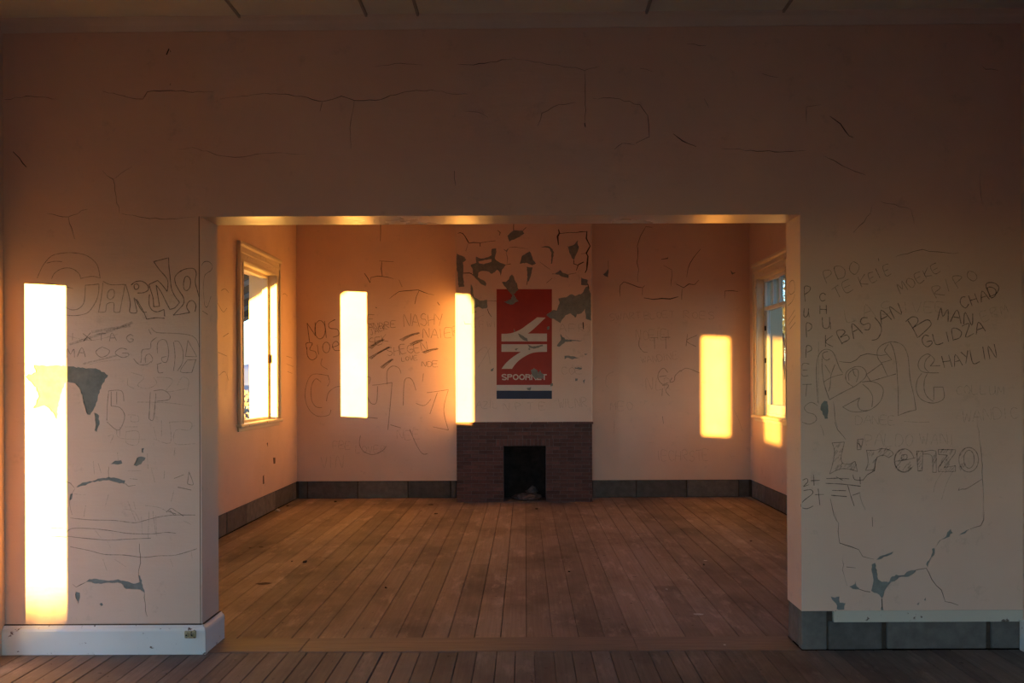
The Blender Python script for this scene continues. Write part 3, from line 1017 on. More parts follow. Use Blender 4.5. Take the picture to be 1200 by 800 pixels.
# ------------------------------------------------------------------ bare block course of the back room
bk = empty('baseboard_back', (0, YB, 0), 'bare concrete block course along the foot of the back wall', 'baseboard', 'structure')
for row in ([348, 360, 419, 478, 528, 535], [694, 746, 805, 866, 881]):
    for a, b in zip(row[:-1], row[1:]):
        xa, xb = fb((a, 575))[0], fb((b, 575))[0]
        xa, xb = max(xa, XL + 0.012), min(xb, XR - 0.012)
        if row[0] == 348:
            xb = min(xb, BL - 0.004)
        box('block', xa + 0.006, xb - 0.008, YB + 0.008, YB + 0.05, 0.002, ZB - random.uniform(0.004, 0.009), 'block', bk, bev=0.006, wob=0.003)
for side, X, joints, name, lab in ((-1, XL, [Y1 + 0.02, 5.6, 6.25, 6.9, 7.55, 8.2, 8.78, 9.8, 10.55, YB - 0.01], 'baseboard_left', 'bare concrete block course along the foot of the left window wall'),
                                   (1, XR, [Y1 + 0.02, 5.7, 6.35, 7.0, 7.65, 8.3, 8.92, 9.30, 10.1, 10.4, YB - 0.01], 'baseboard_right', 'bare concrete block course along the foot of the right window wall')):
    bs = empty(name, (X, 7.5, 0), lab, 'baseboard', 'structure')
    for a, b in zip(joints[:-1], joints[1:]):
        d0, d1 = X + side * 0.008, X + side * 0.05
        box('block', min(d0, d1), max(d0, d1), a + 0.006, b - 0.006, 0.002, ZB - random.uniform(0.003, 0.010), 'block', bs, bev=0.006, wob=0.003)

# ------------------------------------------------------------------ side walls with window and door openings
WZ0, WZ1 = 1.07, 2.76
WIN_L = [(8.62, 9.77), (5.83, 7.06)]
WIN_R = [(9.17, 10.32), (7.25, 8.40), (5.30, 6.45)]  # last opening is unseen, added to bring more skylight onto the left wall
FWIN_L = [(0.60, 1.75), (-1.14, 0.04)]
DOOR_L = (3.49, 4.406, 2.085)
FWIN_R = [(0.60, 1.75), (-1.14, 0.04)]


def rect(y0, y1, z0, z1):
    return [(y0, z0), (y1, z0), (y1, z1), (y0, z1)]


def side_wall(name, X, side, y0, y1, wins, label, door=None, foot=True):
    e = empty(name, (X, (y0 + y1) / 2, 0), label, 'wall', 'structure')
    T = (lambda u, v, k: (X - side * k, u, v))
    zb = ZB if foot else 0.0
    ol = rect(y0, y1, zb, HT)
    hs = [rect(a, b, WZ0, WZ1) for a, b in wins]
    if door:
        ol = [(y0, zb), (door[0], zb), (door[0], door[2]), (door[1], door[2]), (door[1], zb), (y1, zb), (y1, HT), (y0, HT)]
    sheet('wall_core', ol, hs, T, -TH, 0.0, ['paint', 'reveal', 'outer'], e)
    if foot:
        a, b = X + side * RC, X + side * TH
        box('wall_footing', min(a, b), max(a, b), y0, y1, 0, ZB, 'mortar', e)
    return e, T


wl, TL_ = side_wall('wall_left', XL, -1, Y1 - 0.0, YB + 0.0, WIN_L, 'pink left wall of the far room with a tall window')
wr, TR_ = side_wall('wall_right', XR, 1, Y1 - 0.0, YB + 0.0, WIN_R, 'pink right wall of the far room with a glazed window')
wfl, _ = side_wall('wall_left_front', FL, -1, YR - TH, Y0 + 0.001, FWIN_L, 'left wall of the near room with its open doorway', DOOR_L, False)
wfr, _ = side_wall('wall_right_front', FR, 1, YR - TH, Y0 + 0.001, FWIN_R, 'right wall of the near room at the picture edge', None, False)
wre = empty('wall_rear', (0, YR, 0), 'grey plaster wall behind the camera, wide opening added to light the piers', 'wall', 'structure')
sheet('wall_core', [(FL - TH, 0), (-1.65, 0), (-1.65, 2.43), (1.65, 2.43), (1.65, 0), (FR + TH, 0), (FR + TH, HT), (FL - TH, HT)], [],
      lambda u, v, k: (u, YR + k, v), -TH, 0.0, ['plaster', 'reveal', 'outer'], wre)  # wide rear opening added to throw even skylight on the piers
for X, nm, lb in ((FR, 'baseboard_front_right_side', 'white skirting board along the right wall of the near room'),):
    box(nm, X - 0.025, X, YR, Y0 - 0.006, 0.0, 0.17, 'skirting', None, bev=0.004, label=lb, cat='baseboard', kind='structure')
box('baseboard_front_left_side', FL, FL + 0.025, YR, DOOR_L[0], 0.0, 0.158, 'skirting', None, bev=0.004, label='white skirting board along the left wall of the near room', cat='baseboard', kind='structure')

# ------------------------------------------------------------------ ceiling
SH = 0.006


def zc_at(x, z):
    return z + SH * x


ce = empty('ceiling', (0, 2, 3.5), 'painted board ceiling with cover battens over the near room', 'ceiling', 'structure')
CZ = 3.522
bxs = [FL - 0.02, -1.56, -0.864, -0.58, 0.677, 1.43, FR + 0.02]
for a, b in zip(bxs[:-1], bxs[1:]):
    V = [(x, y, zc_at(x, CZ) + dz) for dz in (0, 0.02) for y in (YR, Y0) for x in (a + 0.001, b - 0.001)]
    mesh_obj('ceiling_panel', V, [(0, 2, 3, 1), (4, 5, 7, 6), (0, 1, 5, 4), (2, 6, 7, 3), (0, 4, 6, 2), (1, 3, 7, 5)], 'ceiling', ce)
for x in bxs[1:-1]:
    V = [(x + s, y, zc_at(x, CZ) - d) for d, q in ((0.009, 0.006), (-0.001, 0.010)) for y in (YR, Y0 - 0.05) for s in (-q, q)]
    mesh_obj('batten', V, [(0, 1, 3, 2), (4, 6, 7, 5), (0, 4, 5, 1), (2, 3, 7, 6), (0, 2, 6, 4), (1, 5, 7, 3)], 'batten', ce)
box('roof_deck', FL - TH, FR + TH, YR - TH, YB + TH, 3.62, 3.76, 'cornice', ce)
prof = [(0, -0.058), (0.008, -0.058), (0.014, -0.046), (0.022, -0.030), (0.034, -0.018), (0.050, -0.010), (0.062, -0.006), (0.066, 0.0), (0.0, 0.0)]
V = []
for x in (FL, FR):
    V += [(x, Y0 - p, zc_at(x, CZ + q)) for p, q in prof]
n = len(prof)
mesh_obj('trim_1', V, [[i, n + i, n + (i + 1) % n, (i + 1) % n] for i in range(n)], 'cornice', None, label='plain moulded cornice where the partition meets the ceiling', cat='cornice', kind='structure')

# ------------------------------------------------------------------ brick fireplace
fp = empty('fireplace', (0, YC, 0), 'dark red brick fireplace with a square sooty hearth opening', 'fireplace')
MT = 0.997                                   # top of the mantel
MB_ = 0.968
x0f, x1f, zf = fire
boxes('mortar_backing', [(BL + 0.004, x0f, YC + 0.007, YB - 0.001, 0, MB_), (x1f, BR - 0.004, YC + 0.007, YB - 0.001, 0, MB_),
                         (x0f, x1f, YC + 0.007, YB - 0.001, zf, MB_)], 'brick_mortar', fp)
NC = 21
ch = MB_ / NC
rb = random.Random(4)
sold0, sold1 = x0f - 0.09, x1f + 0.09
zs0 = 15 * ch
zs1 = 17 * ch


def brick(a, b, z0, z1):
    if b - a < 0.02:
        return
    box('brick', a + 0.0035, b - 0.0035, YC + rb.uniform(-0.002, 0.002), YC + 0.05, z0 + 0.003, z1 - 0.003, 'brick', fp, bev=0.003)


for r in range(NC):
    z0, z1 = r * ch, (r + 1) * ch
    if r < 15:
        spans = [(BL, x0f), (x1f, BR)]
    elif r < 17:
        spans = [(BL, sold0), (sold1, BR)]
    else:
        spans = [(BL, BR)]
    for (a, b) in spans:
        bw = 0.184
        off = (r % 2) * bw / 2
        x = BL - off
        while x < b:
            l, rr = max(x, a), min(x + bw, b)
            if rr > a:
                brick(l, rr, z0, z1)
            x += bw
nS = 15
for i in range(nS):
    a = sold0 + (sold1 - sold0) * i / nS
    b = sold0 + (sold1 - sold0) * (i + 1) / nS
    brick(a, b, zs0 + (0 if (sold0 <= a and (b <= x0f + 0.02 or a >= x1f - 0.02)) else zf - zs0), zs1)
nM = 9
for i in range(nM):
    a = BL - 0.008 + (BR - BL + 0.02) * i / nM
    b = BL - 0.008 + (BR - BL + 0.02) * (i + 1) / nM
    box('mantel_tile', a + 0.001, b - 0.001, YC - 0.016, YU - 0.004, MB_ + 0.001, MT + rb.uniform(-0.001, 0.001), 'mantel', fp, bev=0.003)
# firebox lining
D = YB - 0.036
boxes('firebox', [(x0f - 0.02, x0f - 0.0005, YC + 0.055, D, 0, zf), (x1f + 0.0005, x1f + 0.02, YC + 0.055, D, 0, zf),
                  (x0f - 0.02, x1f + 0.02, D, D + 0.03, 0, zf), (x0f - 0.02, x1f + 0.02, YC + 0.2, D, zf, zf + 0.02)], 'soot', fp)
box('hearth_slab', BL - 0.004, BR + 0.004, YC - 0.018, YC + 0.0, 0.0, 0.006, 'brick_mortar', fp, bev=0.002)
box('hearth_floor', x0f, x1f, YC, D, -0.01, 0.008, 'ash', fp)


def lump(name, c, r, mat, parent=None, seed=1, flat=1.0, rough=0.35, sub=2, **kw):
    rg = random.Random(seed)
    bm = bmesh.new()
    bmesh.ops.create_icosphere(bm, subdivisions=sub, radius=1.0)
    ph = [Vector((rg.uniform(-1, 1), rg.uniform(-1, 1), rg.uniform(-1, 1))) for _ in range(7)]
    for v in bm.verts:
        d = v.co.normalized()
        s = 1 + rough * sum(math.sin(5 * d.dot(p) + i) for i, p in enumerate(ph)) / 4 + rg.uniform(-0.12, 0.12) * rough
        v.co = Vector((d.x * r[0] * s, d.y * r[1] * s, d.z * r[2] * s))
        v.co.z = max(v.co.z, -r[2] * 0.35)
    zm = min(v.co.z for v in bm.verts)
    for v in bm.verts:
        v.co += Vector((c[0], c[1], c[2] - zm))
    return bm_obj(name, bm, mat, parent, **kw)


lump('ash_heap', (0.03, YC + 0.20, 0.009), (0.16, 0.11, 0.06), 'ash', None, 3, label='low heap of grey ash inside the fireplace opening', cat='ash')
lump('plaster_lump', (0.09, YC + 0.19, 0.09), (0.075, 0.06, 0.055), 'ash', None, 9, label='pale crumbled plaster lump on top of the ash heap', cat='rubble')
for i, (dx, dy, r_) in enumerate(((-0.17, 0.12, 0.02), (-0.09, 0.10, 0.014), (0.17, 0.10, 0.018))):
    lump('rubble_chip', (dx, YC + dy, 0.008), (r_, r_, r_ * 0.6), 'ash', None, 20 + i, sub=1,
         label=('leftmost', 'middle', 'rightmost')[i] + ' small rubble chip at the front of the hearth', cat='rubble', group='rubble on the hearth')

# ------------------------------------------------------------------ windows


def window(n, X, side, y0, y1, label, glazed=False, transom=True, blank_top=False, casing=True):
    """timber window set in an outer wall; side -1 = left wall, +1 = right wall"""
    e = empty('window_%d' % n, (X, (y0 + y1) / 2, WZ0), label, 'window', 'structure')

    def bx(name, k0, k1, a, b, c, d, mat, parent=e, bev=0.003):     # k = distance from the room face, positive into the room
        p, q = X - side * k0, X - side * k1
        return box(name, min(p, q), max(p, q), a, b, c, d, mat, parent, bev=bev)
    if casing:
        cw = 0.125
        for a, b, o0, o1, i0, i1 in ((y0 - cw, y0, y0 - cw - 0.012, y0 - cw + 0.03, y0 - 0.02, y0), (y1, y1 + cw, y1 + cw - 0.03, y1 + cw + 0.012, y1, y1 + 0.02)):
            c_ = bx('side_casing', 0.0, 0.022, a, b, WZ0, WZ1 + 0.17, 'trim')
            bx('bead', 0.0, 0.04, o0, o1, WZ0, WZ1 + 0.19, 'trim', c_, 0.008)
            bx('bead', 0.022, 0.030, i0, i1, WZ0, WZ1, 'trim', c_, 0.004)
        c_ = bx('head_casing', 0.0, 0.026, y0 - cw, y1 + cw, WZ1, WZ1 + 0.17, 'trim')
        bx('bead', 0.0, 0.030, y0, y1, WZ1, WZ1 + 0.03, 'trim', c_, 0.004)
        bx('bead', 0.026, 0.036, y0 - cw - 0.01, y1 + cw + 0.01, WZ1 + 0.085, WZ1 + 0.115, 'trim', c_, 0.006)
        bx('bead', 0.0, 0.052, y0 - cw - 0.012, y1 + cw + 0.012, WZ1 + 0.155, WZ1 + 0.205, 'trim', c_, 0.012)
        bx('sill', -0.06, 0.055, y0 - cw - 0.03, y1 + cw + 0.03, WZ0 - 0.035, WZ0 + 0.002, 'trim', e, 0.010)
        bx('sill_apron', 0.0, 0.016, y0 - cw, y1 + cw, WZ0 - 0.075, WZ0 - 0.036, 'trim', e, 0.004)
    f0, f1 = -0.135, -0.070                                          # frame depth inside the reveal
    fw = 0.04
    m = 'bluewhite' if glazed else 'trim'
    bx('frame_stile', f0, f1, y0, y0 + fw, WZ0, WZ1, m)
    bx('frame_stile', f0, f1, y1 - fw, y1, WZ0, WZ1, m)
    bx('frame_head', f0, f1, y0 + fw, y1 - fw, WZ1 - fw, WZ1, m)
    bx('frame_foot', f0, f1, y0 + fw, y1 - fw, WZ0, WZ0 + 0.03, m)
    tz = 2.385
    if transom:
        bx('transom_bar', f0 - 0.005, f1 + 0.012, y0 + fw, y1 - fw, tz - 0.018, tz + 0.026, m)
    if blank_top:
        bx('transom_board', f0 + 0.01, f1 - 0.02, y0 + fw, y1 - fw, tz + 0.026, WZ1 - fw, 'trim')
    if glazed:
        s0, s1 = f0 + 0.008, f1 - 0.012
        a, b = y0 + fw, y1 - fw
        for i in range(1, 4):
            yy = a + (b - a) * i / 4
            bx('muntin', s0, s1, yy - 0.012, yy + 0.012, tz + 0.026, WZ1 - fw, m)
        for i in range(4):
            p0, p1 = a + (b - a) * i / 4 + 0.012 * (i > 0), a + (b - a) * (i + 1) / 4 - 0.012 * (i < 3)
            bx('pane', f0 + 0.030, f0 + 0.033, p0, p1, tz + 0.026, WZ1 - fw, 'glass', e, 0)
        sash = bx('sash_stile', s0, s1, a, a + 0.045, WZ0 + 0.03, tz - 0.018, m)
        sash = bx('sash_stile', s0, s1, b - 0.045, b, WZ0 + 0.03, tz - 0.018, m)
        bx('sash_rail', s0, s1, a + 0.045, b - 0.045, WZ0 + 0.03, WZ0 + 0.135, m)
        bx('pane', f0 + 0.030, f0 + 0.033, a + 0.045, b - 0.045, WZ0 + 0.135, tz - 0.018, 'glass', e, 0)
        for zz in (1.35, 1.75, 2.15):
            bx('hinge', f1 - 0.012, f1 + 0.004, b - 0.014, b + 0.012, zz - 0.03, zz + 0.03, 'litter_dark', sash, 0.002)
    elif blank_top:
        bx('pane', f0 + 0.030, f0 + 0.033, y0 + fw, y1 - fw, WZ0 + 0.03, tz - 0.018, 'dusty', e, 0)
    else:
        for zz in (1.78,):
            bx('hinge', f1, f1 + 0.010, y1 - fw - 0.012, y1 - 0.012, zz - 0.05, zz + 0.05, 'grime', e, 0.002)
    return e


window(1, XL, -1, *WIN_L[0], 'tall unglazed window with a moulded cream surround in the left wall, sunlit reveal', transom=False)
window(2, XR, 1, *WIN_R[0], 'glazed window with small transom panes in the right wall of the far room', glazed=True)
window(3, XL, -1, *WIN_L[1], 'unglazed window of the far room hidden behind the left pier', transom=False)
window(4, XR, 1, *WIN_R[1], 'window of the far room hidden behind the right pier', transom=True)
window(10, XR, 1, *WIN_R[2], 'unseen far room window nearest the partition, added for more daylight', transom=True)
window(5, FL, -1, *FWIN_L[0], 'near room left window, next to the doorway', blank_top=True)
window(6, FL, -1, *FWIN_L[1], 'near room left window, farther behind the camera', blank_top=True)
for i, ww in enumerate(FWIN_R):
    window(7 + i, FR, 1, *ww, 'near room right window, %s from the partition' % ('first', 'second')[i])
# doorway frame in the near room
dr = empty('door_1', (FL, 3.95, 0), 'open doorway in the left wall of the near room', 'doorway', 'structure')
box('door_jamb', FL - 0.2, FL - 0.06, DOOR_L[0], DOOR_L[0] + 0.02, 0, DOOR_L[2], 'trim', dr, bev=0.002)
box('door_jamb', FL - 0.2, FL - 0.06, DOOR_L[1] - 0.012, DOOR_L[1], 0, DOOR_L[2], 'trim', dr, bev=0.002)
box('door_head', FL - 0.2, FL - 0.06, DOOR_L[0] + 0.02, DOOR_L[1] - 0.012, DOOR_L[2] - 0.012, DOOR_L[2], 'trim', dr, bev=0.002)
box('door_step', FL - 0.32, FL, DOOR_L[0], DOOR_L[1], -0.1, 0.0, 'outer', dr, bev=0.004)

# ------------------------------------------------------------------ outside


def ground():
    rg = random.Random(2)
    V, Fc = [], []
    xs_ = [-900, -300, -120, -60] + [-45 + 3 * i for i in range(31)] + [60, 120, 300, 900]
    ys_ = [-900, -300, -120, -60] + [-45 + 3 * i for i in range(41)] + [100, 160, 300, 900]
    for y in ys_:
        for x in xs_:
            z = -0.22 + 0.05 * math.sin(x * 0.31 + y * 0.17) + rg.uniform(-0.03, 0.03)
            if -9 < x < 9 and -9 < y < 15:
                z = -0.2
            d = math.hypot(x, y)
            if d > 50:
                z -= 0.2
            V.append((x, y, z))
    w_ = len(xs_)
    for j in range(len(ys_) - 1):
        for i in range(w_ - 1):
            a = j * w_ + i
            Fc.append([a, a + 1, a + w_ + 1, a + w_])
    mesh_obj('ground', V, Fc, 'frost', None, smooth=True, label='pale frosty ground outside the windows', cat='ground', kind='structure')


ground()
boxes('platform', [(-7.2, FL - TH - 0.01, YR - TH, 16.0, -0.5, -0.16), (FR + TH + 0.16, 7.2, YR - TH, 16.0, -0.5, -0.16), (-7.2, 7.2, -12.0, YR - TH - 0.01, -0.5, -0.16)], 'platform', None,
      label='dark gravel platform around the building, added to cut ground bounce', cat='platform', kind='structure')  # unseen slab added dark to reduce light bounced up into the rooms


def hills(name, cx, cy, ln, h, ang, label, seed):
    rg = random.Random(seed)
    V, Fc = [], []
    n = 60
    for i in range(n + 1):
        t = i / n - 0.5
        hh = h * (0.55 + 0.25 * math.sin(i * 0.45 + seed) + 0.15 * math.sin(i * 1.3 + seed * 2) + rg.uniform(-.04, .04))
        for k, (dp, zz) in enumerate(((-60, -2), (-25, hh * 0.6), (0, hh), (30, hh * 0.7), (90, -2))):
            u, v = t * ln, dp
            V.append((cx + u * math.cos(ang) - v * math.sin(ang), cy + u * math.sin(ang) + v * math.cos(ang), zz))
    for i in range(n):
        for k in range(4):
            a = i * 5 + k
            Fc.append([a, a + 5, a + 6, a + 1])
    mesh_obj(name, V, Fc, 'hill', None, smooth=True, label=label, cat='hill', kind='structure')


hills('hill_range', -260, 640, 900, 26, 0.35, 'blue-grey hill range seen through the left window', 1)
hills('hill_range', 260, 640, 900, 20, -0.35, 'blue-grey hill range seen through the right window', 3)


def shrub(x, y, z, r, h, seed, label, mat='scrub', nn=420):
    rg = random.Random(seed)
    V, Fc = [], []
    for i in range(nn):
        a = rg.uniform(0, 6.283)
        rr = r * math.sqrt(rg.random())
        zz = z + h * rg.random() * (1 - 0.5 * (rr / r) ** 2)
        c = Vector((x + rr * math.cos(a), y + rr * math.sin(a), zz))
        d = Vector((rg.uniform(-1, 1), rg.uniform(-1, 1), rg.uniform(0.2, 1.2))).normalized() * (0.10 + 0.1 * r)
        s = d.cross(Vector((rg.uniform(-1, 1), rg.uniform(-1, 1), 0.2))).normalized() * 0.03 * (1 + r)
        b = len(V)
        V += [c - d * .5 - s * .3, c - d * .5 + s * .3, c + s, c + d * .5, c - s]
        Fc += [[b, b + 1, b + 2, b + 3, b + 4]]
    e = empty('shrub', (x, y, z), label, 'shrub', group='dry shrubs outside')
    mesh_obj('foliage', V, Fc, mat, e)
    stems = [(x + rg.uniform(-.1, .1) - 0.01, x + 0.012 + rg.uniform(0, .1), y - 0.012, y + 0.012, z - 0.1, z + h * 0.6) for _ in range(1)]
    boxes('stem', [(min(s[0], s[1] - .02), s[1], s[2], s[3], s[4], s[5]) for s in stems], 'bark', e)


for i, (sx, sy, r_, h_, lb) in enumerate(((-11.0, 31.0, 1.3, .9, 'low dry shrub seen through the left window, nearest the reveal'),
                                          (-14.5, 40.0, 1.6, 1.1, 'dry shrub farther off seen through the left window'),
                                          (-19.0, 55.0, 2.0, 1.3, 'most distant dry shrub seen through the left window'),
                                          (15.5, 49.0, 1.8, 1.3, 'dry shrub seen low through the right window'),)):
    shrub(sx, sy, -0.25, r_, h_, 40 + i, lb)

# unseen earth bank added to block low sun at the doorway's foot, grass on top
rg_ = random.Random(12)
ux, uy = 0.866, -0.5
V, Fc = [], []
nbk = 28
for i in range(nbk + 1):
    u = -3.6 + 6.0 * i / nbk
    top = 0.50 + rg_.uniform(-0.04, 0.04)
    for d, z in ((-1.6, -0.35), (-0.5, top - 0.12), (0.0, top), (0.5, top - 0.12), (1.6, -0.35)):
        V.append((-9.9 + ux * u - 0.5 * d, -8.1 + uy * u - 0.866 * d, z))
for i in range(nbk):
    for k in range(4):
        a = i * 5 + k
        Fc.append([a, a + 5, a + 6, a + 1])
mesh_obj('sun_block_bank', V, Fc, 'scrub', None, label='unseen low bank added to keep low sun off the skirting', cat='bank', kind='structure')
V, Fc = [], []
for i in range(2600):
    u, d = rg_.uniform(-3.4, 2.2), rg_.uniform(-0.5, 0.5)
    bx_, by_ = -9.9 + ux * u - 0.5 * d, -8.1 + uy * u - 0.866 * d
    h = 0.14 + 0.36 * rg_.random() ** 1.6
    zb_ = 0.44 - 0.24 * abs(d)
    lx_, ly_ = rg_.uniform(-.08, .08), rg_.uniform(-.08, .08)
    b = len(V)
    V += [(bx_ - .012 * ux, by_ - .012 * uy, zb_), (bx_ + .012 * ux, by_ + .012 * uy, zb_), (bx_ + lx_ * .5 + .01, by_ + ly_ * .5, zb_ + h * .6), (bx_ + lx_, by_ + ly_, zb_ + h)]
    Fc += [[b, b + 1, b + 2], [b, b + 2, b + 3]]
mesh_obj('dry_grass', V, Fc, 'scrub', None, label='dry grass growing on the earth bank outside the doorway', cat='grass', kind='stuff')

# canopy roof along the platform, left of the building and beyond the window
cp = empty('platform_canopy', (-4.4, 13, 2.3), 'sloping timber canopy outside the left window', 'canopy')
sl = 0.50
zz0 = 3.36


def czz(x):
    return zz0 + sl * (x + 3.25)


def slope_box(name, xa, xb, ya, yb, t, mat, dz=0.0, parent=cp):
    V = [(x, y, czz(x) + dz + d) for d in (0, t) for y in (ya, yb) for x in (xa, xb)]
    o = mesh_obj(name, V, [(0, 2, 3, 1), (4, 5, 7, 6), (0, 1, 5, 4), (2, 6, 7, 3), (0, 4, 6, 2), (1, 3, 7, 5)], mat, parent)
    return o


nb = 14
for i in range(nb):
    xa, xb = -5.9 + 2.63 * i / nb, -5.9 + 2.63 * (i + 1) / nb
    slope_box('roof_board', xa + 0.004, xb - 0.004, 10.9, 14.2, 0.02, 'roofboard', 0.10)
for y in (11.2, 11.9, 12.6, 13.3, 14.05):
    slope_box('rafter', -5.9, -3.27, y, y + 0.07, 0.10, 'roofwood')
slope_box('barge_board', -5.95, -3.27, 14.2, 14.23, 0.16, 'roofboard', -0.03)
box('eaves_beam', -5.86, -5.76, 10.9, 14.2, czz(-5.86) - 0.10, czz(-5.86), 'roofwood', cp, bev=0.004)
for y in (11.0, 14.05):
    box('post', -5.86, -5.76, y, y + 0.1, -0.22, czz(-5.86) - 0.1, 'roofwood', cp, bev=0.004)

# veranda along the left side: beam, posts with spandrel boards, boarded roof
lv = empty('veranda_roof', (-4.4, 2, 3.0), 'veranda roof on posts with spandrel boards outside the left windows', 'veranda')
VX = -5.3
box('eaves_beam', VX - 0.05, VX + 0.05, -8.0, 10.7, 3.02, 3.16, 'roofwood', lv, bev=0.004)
for y in (6.70, 2.02, -1.30, -6.2):
    box('post', VX - 0.045, VX + 0.045, y - 0.045, y + 0.045, -0.22, 3.02, 'roofwood', lv, bev=0.004)
    for s in (-1, 1):
        if y == 2.02 and s < 0 or y == -1.30 or y < -5:
            continue
        ln, rise = (1.45, 0.54) if s < 0 else (0.42, 0.38)
        V = [(VX + dx, y + s * (0.04 + t * ln), 3.02 - (rise * (1 - t) + 0.05) * d) for d in (0, 1) for t in (0, 1) for dx in (-0.03, 0.03)]
        mesh_obj('spandrel', V, [(0, 1, 3, 2), (4, 6, 7, 5), (0, 4, 5, 1), (2, 3, 7, 6), (0, 2, 6, 4), (1, 5, 7, 3)], 'roofwood', lv)
for i in range(12):
    xa, xb = -5.65 + 2.28 * i / 12, -5.65 + 2.28 * (i + 1) / 12
    V = [(x, y, 3.17 + 0.16 * (x + 5.3) + d) for d in (0, 0.02) for y in (-8.0, 10.7) for x in (xa + .003, xb - .003)]
    mesh_obj('roof_board', V, [(0, 2, 3, 1), (4, 5, 7, 6), (0, 1, 5, 4), (2, 6, 7, 3), (0, 4, 6, 2), (1, 3, 7, 5)], 'roofboard', lv)

# unseen shed added to block the low sun from the rear opening
gs = empty('sun_block_shed', (-15.9, -31, -0.25), 'unseen shed added behind the camera to keep sun out of the rear opening', 'shed')
box('sun_block_shed_wall', -18.9, -12.9, -33.0, -30.0, -0.3, 3.3, 'outer', gs)
for s in (0, 1):
    ya, yb = (-33.3, -31.5) if s == 0 else (-29.7, -31.5)
    V = [(x, y, z + d) for d in (0, 0.08) for (y, z) in ((ya, 3.2), (yb, 4.2)) for x in (-19.1, -12.7)]
    mesh_obj('sun_block_shed_roof', V, [(0, 2, 3, 1), (4, 5, 7, 6), (0, 1, 5, 4), (2, 6, 7, 3), (0, 4, 6, 2), (1, 3, 7, 5)], 'roofwood', gs)
for x in (-18.85, -12.95):
    mesh_obj('sun_block_shed_gable', [(x, -33.0, 3.3), (x, -30.0, 3.3), (x, -31.5, 4.15)], [(0, 1, 2)], 'outer', gs)

# platform roof on the shaded right side: keeps the high sky out of the right windows
rp = empty('veranda_roof', (4.4, 4, 2.8), 'veranda roof outside the right windows, far bay added to shade the reveal', 'veranda')
for i in range(12):
    xa, xb = FR + TH + 0.16 + 2.2 * i / 12, FR + TH + 0.16 + 2.2 * (i + 1) / 12
    V = [(x, y, 3.15 - 0.12 * (x - 3.2) + d) for d in (0, 0.02) for y in (-4.0, 4.8) for x in (xa + .003, xb - .003)]
    mesh_obj('roof_board', V, [(0, 2, 3, 1), (4, 5, 7, 6), (0, 1, 5, 4), (2, 6, 7, 3), (0, 4, 6, 2), (1, 3, 7, 5)], 'roofboard', rp)
for i in range(12):  # unseen far bay, added to shade the right window's reveal
    xa, xb = FR + TH + 0.16 + 2.2 * i / 12, FR + TH + 0.16 + 2.2 * (i + 1) / 12
    V = [(x, y, 3.15 - 0.12 * (x - 3.2) + d) for d in (0, 0.02) for y in (8.7, 11.4) for x in (xa + .003, xb - .003)]
    mesh_obj('roof_board', V, [(0, 2, 3, 1), (4, 5, 7, 6), (0, 1, 5, 4), (2, 6, 7, 3), (0, 4, 6, 2), (1, 3, 7, 5)], 'roofboard', rp)
box('eaves_beam', 5.25, 5.37, 8.7, 11.4, 2.80, 2.90, 'roofwood', rp, bev=0.004)  # beam of the added far bay
for y in (-3.8, 0.4, 4.6, 8.75, 11.2):
    box('post', 5.26, 5.36, y, y + 0.1, -0.22, 2.86, 'roofwood', rp, bev=0.004)
box('eaves_beam', 5.25, 5.37, -4.0, 4.8, 2.80, 2.90, 'roofwood', rp, bev=0.004)


def tree(x, y, h, r, seed, label):
    rg = random.Random(seed)
    e = empty('tree', (x, y, -0.25), label, 'tree', group='trees outside')
    V, Fc = [], []

    def limb(a, b, r0, r1):
        d = (b - a).normalized()
        u = d.orthogonal().normalized()
        v = d.cross(u)
        k = len(V)
        for p, rr in ((a, r0), (b, r1)):
            for j in range(6):
                t = j * math.pi / 3
                V.append(p + (u * math.cos(t) + v * math.sin(t)) * rr)
        for j in range(6):
            Fc.append([k + j, k + (j + 1) % 6, k + 6 + (j + 1) % 6, k + 6 + j])
    base = Vector((x, y, -0.3))
    top = Vector((x, y, h * 0.45))
    limb(base, top, 0.18, 0.12)
    tips = []
    for i in range(11):
        a = rg.uniform(0, 6.28)
        t = Vector((x + r * rg.uniform(.3, .9) * math.cos(a), y + r * rg.uniform(.3, .9) * math.sin(a), h * rg.uniform(0.55, 0.98)))
        limb(base.lerp(top, rg.uniform(.6, 1)), t, 0.06, 0.015)
        tips.append(t)
    mesh_obj('trunk', V, Fc, 'bark', e)
    V, Fc = [], []
    for i in range(5200):
        c = rg.choice(tips) + Vector((rg.gauss(0, r * .26), rg.gauss(0, r * .26), rg.gauss(0, h * .10)))
        d = Vector((rg.uniform(-1, 1), rg.uniform(-1, 1), rg.uniform(-1, 1))).normalized() * 0.07
        s = d.orthogonal().normalized() * 0.03
        b = len(V)
        V += [c - d, c + s, c + d, c - s]
        Fc.append([b, b + 1, b + 2, b + 3])
    mesh_obj('foliage', V, Fc, 'leaf', e)


tree(8.9, 27.5, 6.4, 2.0, 5, 'dull green tree seen through the top of the right window')
tree(12.5, 40.0, 5.0, 1.8, 8, 'smaller tree farther off beyond the right window')

# ------------------------------------------------------------------ pencil scrawl


def scrawl(name, pixlines, f, T, wpx, mat, parent, k, mpp_, smooth=True):
    return strokes(name, [[f(p) for p in ln] for ln in pixlines], T, k, 0.85 * wpx * mpp_, mat, parent, smooth)


